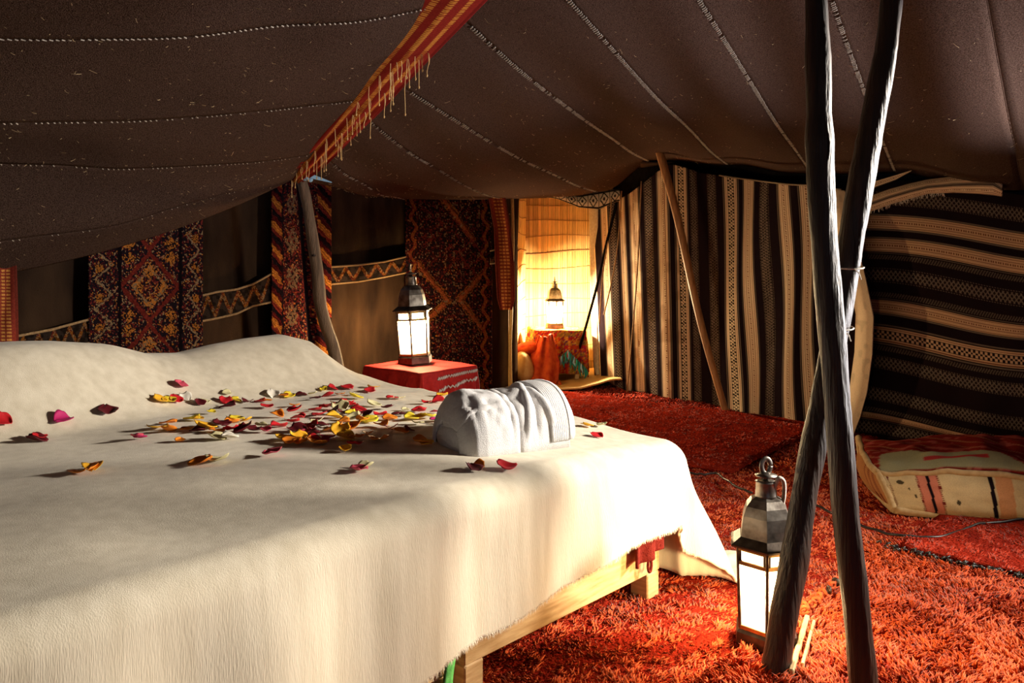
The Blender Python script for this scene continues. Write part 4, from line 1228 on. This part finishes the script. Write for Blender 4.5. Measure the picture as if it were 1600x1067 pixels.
# maroon towel hanging out from under the blanket over the foot rail
tw = tag(empty('maroon_towel', bed_pt(-.02, .1, .2)), 'maroon towel tucked over the foot rail at the bed corner', 'towel')
Ut, Vt = np.meshgrid(np.linspace(0, 1, 30), np.linspace(0, 1, 26), indexing='ij')
bq = .028 + .15 * Ut + .01 * Vt; zq = .36 - Vt * (.155 + .03 * Ut)
aq = -.014 - .012 * np.sin(Ut * 3.1) - .012 * np.cos(Ut * 12) * Vt - .012
tp = BC3 + aq[..., None] * BU3 + bq[..., None] * BV3 + zq[..., None] * UPZ
cloth('towel_flap', tp, M['maroon'], tw, thick=.010)
a = np.linspace(0, 6.28, 16)
q = np.stack([bed_pt(-.03, .105 + .010 * math.cos(k), .165 + .024 * math.sin(k)) for k in a])
MB().tube(q, .005, seg=6).build('hanging_loop', M['maroon'], tw, smooth=True)
# green strap between the two frames
Ut, Vt = np.meshgrid(np.linspace(-1, 1, 4), np.linspace(0, 1, 14), indexing='ij')
gp = np.stack([bed_pt(-.018 - .008 * math.sin(5 * v_), .985 + .016 * u_, .27 - .20 * v_) for u_, v_ in zip(Ut.ravel(), Vt.ravel())]).reshape(4, 14, 3)
tag(cloth('green_strap', gp, M['green'], None, thick=.004), 'bright green strap hanging between the two bed frames', 'strap')

# ================================================================== FOLDED BATHROBE
RX = np.array([.872, .489, 0]); RY = np.array([-.489, .872, 0])
r0 = bvh.ray_cast(Vector((0, 0, CAM_H)), Vector(P(735, 716, 1) - [0, 0, CAM_H]))[0]
r1 = bvh.ray_cast(Vector((0, 0, CAM_H)), Vector(P(905, 697, 1) - [0, 0, CAM_H]))[0]
r0, r1 = np.array(r0), np.array(r1)
RX = r1 - r0; RLEN = np.linalg.norm(RX[:2]); RX = np.array([RX[0], RX[1], 0]) / RLEN; RY = np.array([-RX[1], RX[0], 0])
RZ = min(r0[2], r1[2]) + .004
robe = tag(empty('folded_bathrobe', (r0[0], r0[1], RZ)), 'folded white terry bathrobe tied with its belt, lying on the blanket', 'bathrobe')
def robe_pts(S, Ph, grow=0.0, dent=True):
    """S along the bundle 0..1, Ph 0 front foot .. pi back foot"""
    hw = .105; mid = .118
    hgt = np.interp(S, [0, .05, .12, .3, .42, .47, .6, .78, .93, 1.02], [.150, .166, .172, .172, .168, .167, .174, .178, .174, .165])
    endr = np.interp(S, [0, .03, .08, .15], [.62, .82, .955, 1.0])
    e = .50
    cy = -np.sign(np.cos(Ph)) * np.abs(np.cos(Ph)) ** .80 * hw * endr * (1.06 - .12 * np.sin(Ph))
    cz = np.abs(np.sin(Ph)) ** e * hgt * endr
    ds = 0
    if dent:
        f = np.sin(Ph)
        ds = .007 * vnoise(S * 9 + 3, Ph * 2.2, 3) * f + .004 * vnoise(S * 22, Ph * 5, 4) * f
        ds = ds - .006 * np.exp(-((S - .44) / .018) ** 2) - .006 * np.exp(-((S - .375) / .02) ** 2) * smooth01(Ph / .5)
        v1 = S - (.50 + .075 * Ph); v2 = S - (.76 - .085 * Ph); v3 = S - (.60 + .03 * Ph)
        ds = ds + (.010 * np.exp(-(v1 / .020) ** 2) + .010 * np.exp(-(v2 / .022) ** 2) - .008 * np.exp(-(v3 / .025) ** 2)) * smooth01(Ph / .25) * smooth01((1.9 - Ph) / .5)
        ds = ds - .016 * np.exp(-((S - .10) / .06) ** 2) * np.exp(-((Ph - 1.0) / .35) ** 2) + .006 * np.exp(-((Ph - .78) / .05) ** 2) * smooth01((.36 - S) / .1)
    g = grow + ds
    cy = cy + g * -np.cos(Ph); cz = cz + g * np.sin(Ph)
    x = S * RLEN - .035 * 0
    p = r0 * [1, 1, 0] + UPZ * RZ + x[..., None] * RX + (mid + cy)[..., None] * RY + np.maximum(cz, 0)[..., None] * UPZ
    return p
S, Ph = np.meshgrid(np.linspace(0, .90, 150), np.linspace(0, math.pi, 90), indexing='ij')
bodyp = robe_pts(S, Ph)
body = cloth('robe_body', bodyp, M['terry'], robe, thick=.010, offset=-1)
# rolled left end
for k, (z_, y_, rx, rz) in enumerate(((.050, .112, .050, .050), (.108, .120, .045, .046), (.075, .165, .045, .05))):
    pillow_obj('rolled_end', r0 * [1, 1, 0] + UPZ * (RZ + z_) + RX * (.036 + .006 * k) + RY * y_, RX * .046, RY * (.098 if k < 2 else .06), UPZ * rz, M['terry'], robe, 18, .85)
# ribbed shawl collar lying over the right half
S, Ph = np.meshgrid(np.linspace(.69, .885, 110), np.linspace(.02, math.pi - .1, 70), indexing='ij')
rib = .0022 * np.cos((S - .69) / .195 * 2 * math.pi * 11)
cloth('ribbed_collar', robe_pts(S + .03 * (1 - np.sin(Ph)), Ph, .009 + rib, dent=False), M['terry'], robe, thick=.006, offset=-1)
# stacked folds at the right end
for k in range(4):
    s0, s1 = .86 + .032 * k, .905 + .036 * k
    S, Ph = np.meshgrid(np.linspace(s0, s1, 14), np.linspace(.02, math.pi - .02, 60), indexing='ij')
    gr = .008 - .014 * k
    rnd = -.012 * np.clip((S - s0) / (s1 - s0) * 1.6 - .6, 0, 1) ** 2
    cloth('fold_layer', robe_pts(np.minimum(S, 1.04) + .035 * (1 - np.sin(Ph)) * .8, Ph, gr + rnd, dent=False), M['terry'], robe, thick=.010, offset=-1)
# belt: two turns round the middle
for s0, w_, g in ((.425, .030, .006), (.470, .022, .004)):
    S, Ph = np.meshgrid(np.linspace(-1, 1, 9), np.linspace(.0, math.pi, 60), indexing='ij')
    ss = s0 - .05 * np.sin(Ph) + .02 * np.cos(Ph) * 0 + S * w_ / 2
    cloth('belt', robe_pts(ss, Ph, g - .004 * S ** 2, dent=True), M['terry'], robe, thick=.006, offset=1)

# ================================================================== ROSE PETALS
PC = {'dark red': ((.13, .006, .010), (.07, .004, .008)), 'red': ((.60, .016, .022), (.40, .008, .014)), 'orange': ((.84, .30, .02), (.70, .16, .012)),
      'golden': ((.88, .52, .03), (.80, .34, .02)), 'yellow': ((.90, .74, .05), (.84, .58, .03)), 'cream': ((.72, .66, .40), (.60, .54, .26)),
      'white': ((.80, .76, .66), (.74, .68, .56)), 'pink': ((.66, .10, .14), (.52, .05, .10)), 'magenta': ((.50, .02, .14), (.36, .012, .09))}
PM = {k: make_mat('petal_' + k.replace(' ', '_'), v[0], v[1], scale=45, rough=.55, bump=.15, bscale=120, bdist=.001, spec=.35) for k, v in PC.items()}
petal_meshes = {}
def petal_mesh(cname, var):
    key = (cname, var)
    if key in petal_meshes: return petal_meshes[key]
    rg = np.random.default_rng(var * 13 + 5)
    n, m = 11, 9
    U, V = np.meshgrid(np.linspace(0, 1, n), np.linspace(-1, 1, m), indexing='ij')
    wid = .52 * np.sin(np.clip(U * 1.12, 0, 1) * math.pi * .62 + .18) * (1 - .30 * np.clip(U - .75, 0, 1) * 4 * np.abs(V))
    x = U - .5; y = V * wid
    cup, lift, tw = [(.35, .30, .0), (.55, .10, .5), (.25, .55, -.4), (.7, .35, .2), (.15, .20, .7), (.45, .75, -.2)][var]
    z = cup * y ** 2 * 1.6 + lift * np.maximum(U - .35, 0) ** 2 + tw * (U - .5) * y * .8 + .04 * np.sin(V * 4 + U * 5 + var) + .05 * np.abs(V) ** 3 * U
    z -= z.min()
    me = bpy.data.meshes.new('petal')
    pts = np.stack([x, y, z], -1).reshape(-1, 3)
    # closed thin body: top and bottom skins
    fa = grid_faces(n, m); k = len(pts)
    bot = pts - np.array([0, 0, .035])
    F = [tuple(f) for f in fa] + [tuple(int(i) + k for i in f[::-1]) for f in fa]
    rim = [i * m for i in range(n)] + [(n - 1) * m + j for j in range(1, m)] + [i * m + m - 1 for i in range(n - 2, -1, -1)] + list(range(m - 2, 0, -1))
    for a_, b_ in zip(rim, rim[1:] + rim[:1]): F.append((a_, b_, b_ + k, a_ + k))
    allp = np.vstack([pts, bot]); allp[:, 2] += .035
    me.from_pydata([tuple(p) for p in allp], [], [tuple(int(i) for i in f) for f in F])
    me.polygons.foreach_set('use_smooth', np.ones(len(me.polygons), dtype=bool))
    me.materials.append(PM[cname])
    petal_meshes[key] = me
    return me
PET = '''
281 600 pink 1.0;250 625 golden .9;261 625 yellow .9;272 623 red .9;290 620 white .85;310 628 dark_red .8;322 626 cream .7;353 613 cream .7;352 626 red .9;355 634 dark_red 1.1
366 624 yellow .9;386 627 dark_red .8;406 626 red .8;418 626 orange .7;425 614 white 1.0;419 635 red .9;331 644 yellow .6;299 654 yellow 1.0;311 655 golden .7;249 668 golden 1.2;262 661 orange 1.0;266 673 orange .9
290 671 orange .8;308 673 dark_red .9;323 669 golden 1.3;346 665 dark_red 1.1;338 673 orange .9;360 660 orange .9;361 672 red .9;378 673 dark_red 1.1;395 672 dark_red .8;370 656 yellow 1.0;384 657 golden .7
382 666 golden .6;413 672 pink .7;434 666 red 1.0;409 664 cream .7;434 649 orange .9;340 684 cream 1.1;360 684 white .9;282 687 orange .6;220 684 magenta .7
5 658 red 1.0;96 655 magenta 1.1;166 640 dark_red 1.2;58 687 dark_red 1.1;64 685 red .8;133 737 orange 1.3;145 735 golden .9;141 731 cream .8;312 724 orange 1.1;340 719 cream 1.1;318 717 dark_red .9;216 685 pink .7
450 618 yellow .9;468 617 dark_red .9;442 619 orange .7;506 608 yellow .6;520 606 red .8;541 605 red 1.0;492 622 dark_red .8;512 618 red .9;530 615 orange .8;488 615 cream .7;582 604 golden 1.0;576 610 red .8
557 621 yellow 1.0;555 615 cream .6;585 633 cream 1.0;613 621 red .9;626 621 cream .7;692 617 golden .9;685 627 red 1.1;668 629 red .8;462 633 orange .7;458 642 red 1.0;465 653 red .9;459 659 red .9
491 641 red .8;511 636 red 1.1;528 630 dark_red .9;540 631 red 1.0;552 632 red .9;534 638 cream 1.2;498 648 red 1.0;516 644 dark_red 1.1;538 645 dark_red .9;520 651 golden 1.0;547 646 yellow .8;560 642 red 1.1;572 647 dark_red .8
550 654 cream 1.0;578 657 yellow 1.2;564 656 orange .8;495 659 cream .8;536 659 orange .8;595 648 red .9;604 637 dark_red .8;626 648 dark_red 1.1;610 654 orange .9;653 642 red .9;660 640 red .7;634 639 cream .6
681 643 pink .7;643 654 yellow .9;668 651 yellow 1.0;656 652 golden .9;683 656 magenta .9;697 659 orange .7;653 661 cream .8;466 671 dark_red 1.1;484 666 red .9;502 666 dark_red 1.0;504 670 white .7;476 677 pink .8;488 678 dark_red .8
520 671 orange 1.2;530 675 golden 1.1;550 668 orange 1.0;542 669 red .7;597 665 orange .9;612 668 pink .8;626 674 orange 1.0;574 677 orange .6;445 686 golden .9;468 684 golden 1.0;458 690 orange 1.0;474 690 orange 1.0;496 692 orange 1.2;492 687 red .8
514 684 magenta .9;506 688 pink .7;542 684 golden 1.0;556 684 orange .9;592 687 orange 1.1;660 693 orange 1.0;668 695 golden .7;552 695 red .9;537 702 golden .7;424 709 pink 1.0;558 734 pink .9;570 731 cream .8;737 732 dark_red .9;746 729 orange .7;794 730 red 1.0
933 680 red .8;918 665 golden .8;938 664 cream .7;640 672 dark_red .6
'''
plist = []
for tok in PET.replace('\n', ';').split(';'):
    q = tok.split()
    if len(q) == 4: plist.append((float(q[0]), float(q[1]), q[2].replace('_', ' '), float(q[3])))
def zone(x, y):
    if x < 235: return 'sparse left side of the blanket'
    if x > 700: return 'blanket around the folded bathrobe'
    if y > 700: return 'blanket in front of the scattered heap'
    if x < 445: return 'left cluster beside the long heap' if y > 640 else 'back row of the left cluster'
    if y < 626: return 'back row behind the main heap'
    if x > 585: return 'right-hand cluster near the bathrobe shadow'
    return 'crowded main heap'
ORD = ['leftmost', 'second from the left', 'third from the left', 'fourth from the left', 'fifth from the left', 'sixth from the left', 'seventh from the left', 'eighth from the left',
       'ninth from the left', 'tenth from the left', 'eleventh from the left', 'twelfth from the left', 'thirteenth from the left', 'fourteenth from the left']
zs = {}
for i, (x, y, c, s_) in enumerate(plist): zs.setdefault((zone(x, y), c), []).append((x, i))
lab = {}
for (zn, c), L in zs.items():
    L.sort()
    for k, (x, i) in enumerate(L):
        if len(L) == 1: lab[i] = f'only {c} rose petal on the {zn}' if 'blanket' in zn else f'only {c} rose petal in the {zn}'
        else:
            pos = 'rightmost' if (k == len(L) - 1 and k > 0) else ORD[k]
            lab[i] = f'{pos} {c} petal ' + (f'on the {zn}' if 'blanket' in zn else f'in the {zn}') if 'from' not in pos else f'{pos.split()[0]} {c} petal from left ' + (f'on the {zn}' if 'blanket' in zn else f'in the {zn}')
cam_o = Vector((0, 0, CAM_H))
petal_slots = []
for i, (x, y, c, s_) in enumerate(plist):
    hit = bvh.ray_cast(cam_o, Vector(P(x, y + 3, 1) - [0, 0, CAM_H]))
    if hit[0] is None: continue
    loc, nrm = hit[0], hit[1]
    if nrm.z < 0: nrm = -nrm
    var = (i * 7 + int(x)) % 6
    me = petal_mesh(c, var)
    o = bpy.data.objects.new('rose_petal', me)
    COL.objects.link(o)
    size = .055 * s_
    # petals lying over others sit higher
    lift = .012
    for (q, hh) in petal_slots:
        if (q - loc).length < .026: lift = min(max(lift, hh + .005), .024)
    petal_slots.append((loc.copy(), lift))
    zr = random.uniform(0, 6.28)
    tilt = Matrix.Rotation(random.uniform(-.22, .22), 4, 'X') @ Matrix.Rotation(random.uniform(-.15, .30), 4, 'Y')
    rot = nrm.to_track_quat('Z', 'Y').to_matrix().to_4x4()
    o.matrix_world = Matrix.Translation(loc + nrm * (lift - .007)) @ rot @ Matrix.Rotation(zr, 4, 'Z') @ tilt @ Matrix.Diagonal((size, size, size * .85, 1))
    tag(o, lab[i], 'petal', 'rose petals scattered on the cream blanket')

# ================================================================== LANTERNS
def lantern(loc, sc, rot, lean, power, label, n=6, color=(1.0, .74, .42)):
    loc = np.asarray(loc, float)
    root = tag(empty('metal_lantern', loc), label, 'lantern')
    Mx = Matrix.Rotation(lean, 3, 'Y') @ Matrix.Rotation(rot, 3, 'Z') * sc
    def done(mb, name, mat, parent=root, smooth=False):
        mb.v = [np.array(Mx @ Vector(v)) + loc for v in mb.v]
        return mb.build(name, mat, parent, smooth)
    def hexp(r, z): return [np.array([r * math.cos(2 * math.pi * k / n), r * math.sin(2 * math.pi * k / n), z]) for k in range(n)]
    def prism(prof): return MB().lathe((0, 0, 0), prof, seg=n)
    done(prism([(.104, 0), (.108, .004), (.106, .040), (.098, .048), (.090, .052)]), 'base', M['darktin'])
    rb, rt, zb, zm, zt = .094, .101, .052, .262, .312
    lo, hi = hexp(rb, zb), hexp(rt, zt)
    def lerp(z): k = (z - zb) / (zt - zb); return [a * (1 - k) + b * k for a, b in zip(lo, hi)]
    for k in range(n):
        MB_ = MB().tube([lo[k], hi[k]], .0058, seg=6)
        done(MB_, 'corner_post', M['darktin'])
    for z, th in ((zb + .004, .006), (zm, .006), (zt - .004, .007)):
        ring = lerp(z); mb = MB()
        for k in range(n): mb.box((ring[k] + ring[(k + 1) % n]) / 2, (ring[(k + 1) % n] - ring[k]) / 2, np.array([0, 0, th]), np.cross((ring[(k + 1) % n] - ring[k]), [0, 0, 1]) / np.linalg.norm(ring[1] - ring[0]) * .004)
        done(mb, 'frame_ring', M['brass'])
    ps = []
    for z0, z1, name in ((zb + .008, zm - .005, 'pane'), (zm + .006, zt - .010, 'upper_pane')):
        r0_, r1_ = lerp(z0), lerp(z1)
        for k in range(n):
            a, b, c, d_ = r0_[k], r0_[(k + 1) % n], r1_[(k + 1) % n], r1_[k]
            ins = .04 if name == 'pane' else .14
            a2, b2 = a + (b - a) * ins, b + (a - b) * ins; d2, c2 = d_ + (c - d_) * ins, c + (d_ - c) * ins
            mb = MB(); mb.add([a2 * [.985, .985, 1], b2 * [.985, .985, 1], c2 * [.985, .985, 1], d2 * [.985, .985, 1]], [(0, 1, 2, 3)])
            done(mb, name, M['pane'])
    # solid corners of the upper band
    r0_, r1_ = lerp(zm + .006), lerp(zt - .01)
    for k in range(n):
        mb = MB()
        for kk, s1 in (((k + 1) % n, .12), ((k - 1) % n, .12)):
            a, b, c, d_ = r0_[k], r0_[k] + (r0_[kk] - r0_[k]) * s1, r1_[k] + (r1_[kk] - r1_[k]) * s1, r1_[k]
            mb.add([a, b, c, d_], [(0, 1, 2, 3)])
        done(mb, 'corner_plate', M['darktin'])
    done(prism([(.100, zt), (.124, zt + .002), (.126, zt + .008), (.118, zt + .012), (.092, zt + .030)]), 'eave', M['darktin'])
    done(prism([(.090, zt + .028), (.087, zt + .060), (.081, zt + .095), (.070, zt + .125), (.052, zt + .146), (.030, zt + .156)]), 'dome', M['tin'])
    zt2 = zt + .152
    done(MB().lathe((0, 0, 0), [(.036, zt2), (.034, zt2 + .006), (.032, zt2 + .045), (.034, zt2 + .050), (.020, zt2 + .054)], seg=12), 'neck', M['tin'], smooth=True)
    mb = MB().lathe((0, 0, 0), [(.008, zt2 + .050), (.012, zt2 + .062), (.034, zt2 + .066), (.036, zt2 + .070), (.014, zt2 + .074), (.008, zt2 + .080)], seg=16)
    cap = done(mb, 'cap', M['tin'], smooth=True)
    a = np.linspace(0, 2 * math.pi, 26)
    done(MB().tube(np.stack([.016 * np.cos(a), 0 * a, zt2 + .098 + .024 * np.sin(a)], -1), .0045, seg=8, squash=2.0), 'hanging_ring', M['tin'], cap, smooth=True)
    # bulb and holder inside
    hold = done(MB().lathe((0, 0, 0), [(.014, .052), (.014, .10), (.010, .105)], seg=10), 'bulb_holder', M['whitecord'], smooth=True)
    done(MB().lathe((0, 0, 0), [(.010, .105), (.020, .125), (.028, .155), (.026, .178), (.014, .195), (.003, .20)], seg=14), 'bulb', M['bulb'], hold, smooth=True)
    ld = bpy.data.lights.new('lantern_light', 'POINT'); ld.energy = power; ld.color = color; ld.shadow_soft_size = .03 * sc
    lo_ = bpy.data.objects.new('lantern_light', ld); COL.objects.link(lo_); lo_.parent = root
    lo_.location = Mx @ Vector((0, 0, .225))
    return root
lantern([.748, 2.450, .045], .91, math.radians(15), 0, LP_FLOOR, 'tall tin lantern standing lit on the red rug beside the crossed poles')
# cable looped over the floor lantern's neck
q = catmull([np.array([.766, 2.435, .49]), np.array([.778, 2.43, .525]), np.array([.795, 2.435, .515]), np.array([.799, 2.445, .47]), np.array([.793, 2.455, .42])], 24)
tag(MB().tube(q, .006, seg=6).build('lantern_flex', M['whitecord'], None, smooth=True), 'short white flex looping from the neck of the floor lantern', 'cable')

# side table with crimson cloth, and its lantern
sc_ = np.array([-.56, 5.10, 0.03])
sd = tag(empty('side_table', sc_), 'small wooden side table hidden under the crimson cloth', 'table')
e1 = np.array([.766, -.643, 0]); e2 = np.array([.643, .766, 0])
MB().box(sc_ + [0, 0, .455], e1 * .235, e2 * .215, UPZ * .012, .004).build('table_top', M['pine'], sd)
for i in (-1, 1):
    for j in (-1, 1): MB().box(sc_ + e1 * i * .20 + e2 * j * .18 + [0, 0, .222], e1 * .02, e2 * .02, UPZ * .222, .004).build('leg', M['pine'], sd)
tcl, (A, B, d, dp) = drape('crimson_tablecloth', sc_, .245, .225, .505, .36, M['redcloth'], None, 9, 120, .07, .005, math.atan2(e1[1], e1[0]), 'crimson cloth with white zigzag trim over the bedside table', 'tablecloth')
# white zigzag braid sewn on the near right side
for dz in (.045, .10):
    k = []
    for t_ in np.linspace(-.12, .22, 40):
        zg = .006 * (1 if len(k) % 2 else -1)
        a_ = t_; bb = .275
        fi = np.interp(.245 + dz * (1 - 1.2 * (t_ - .1)), A[:, 0], np.arange(120)); fj = np.interp(t_, B[0], np.arange(120))
        i, j = int(fi), int(fj); x_, y_ = fi - i, fj - j
        q_ = (dp[i, j] * (1 - y_) + dp[i, j + 1] * y_) * (1 - x_) + (dp[i + 1, j] * (1 - y_) + dp[i + 1, j + 1] * y_) * x_
        k.append(q_ + np.array([e1[0], e1[1], 0]) * .008 + UPZ * zg)
    MB().tube(np.array(k), .0062, seg=5).build('zigzag_braid', M['white_trim'], tcl, smooth=False)
lantern([-.60, 5.16, .512], 1.04, math.radians(-93), math.radians(-3), LP_TABLE, 'tin lantern glowing on the crimson bedside table')
lantern([.395, 7.70, .509], .80, math.radians(-80), 0, LP_ALCOVE, 'smaller tin lantern glowing on the draped table in the doorway', color=(1.0, .82, .55))
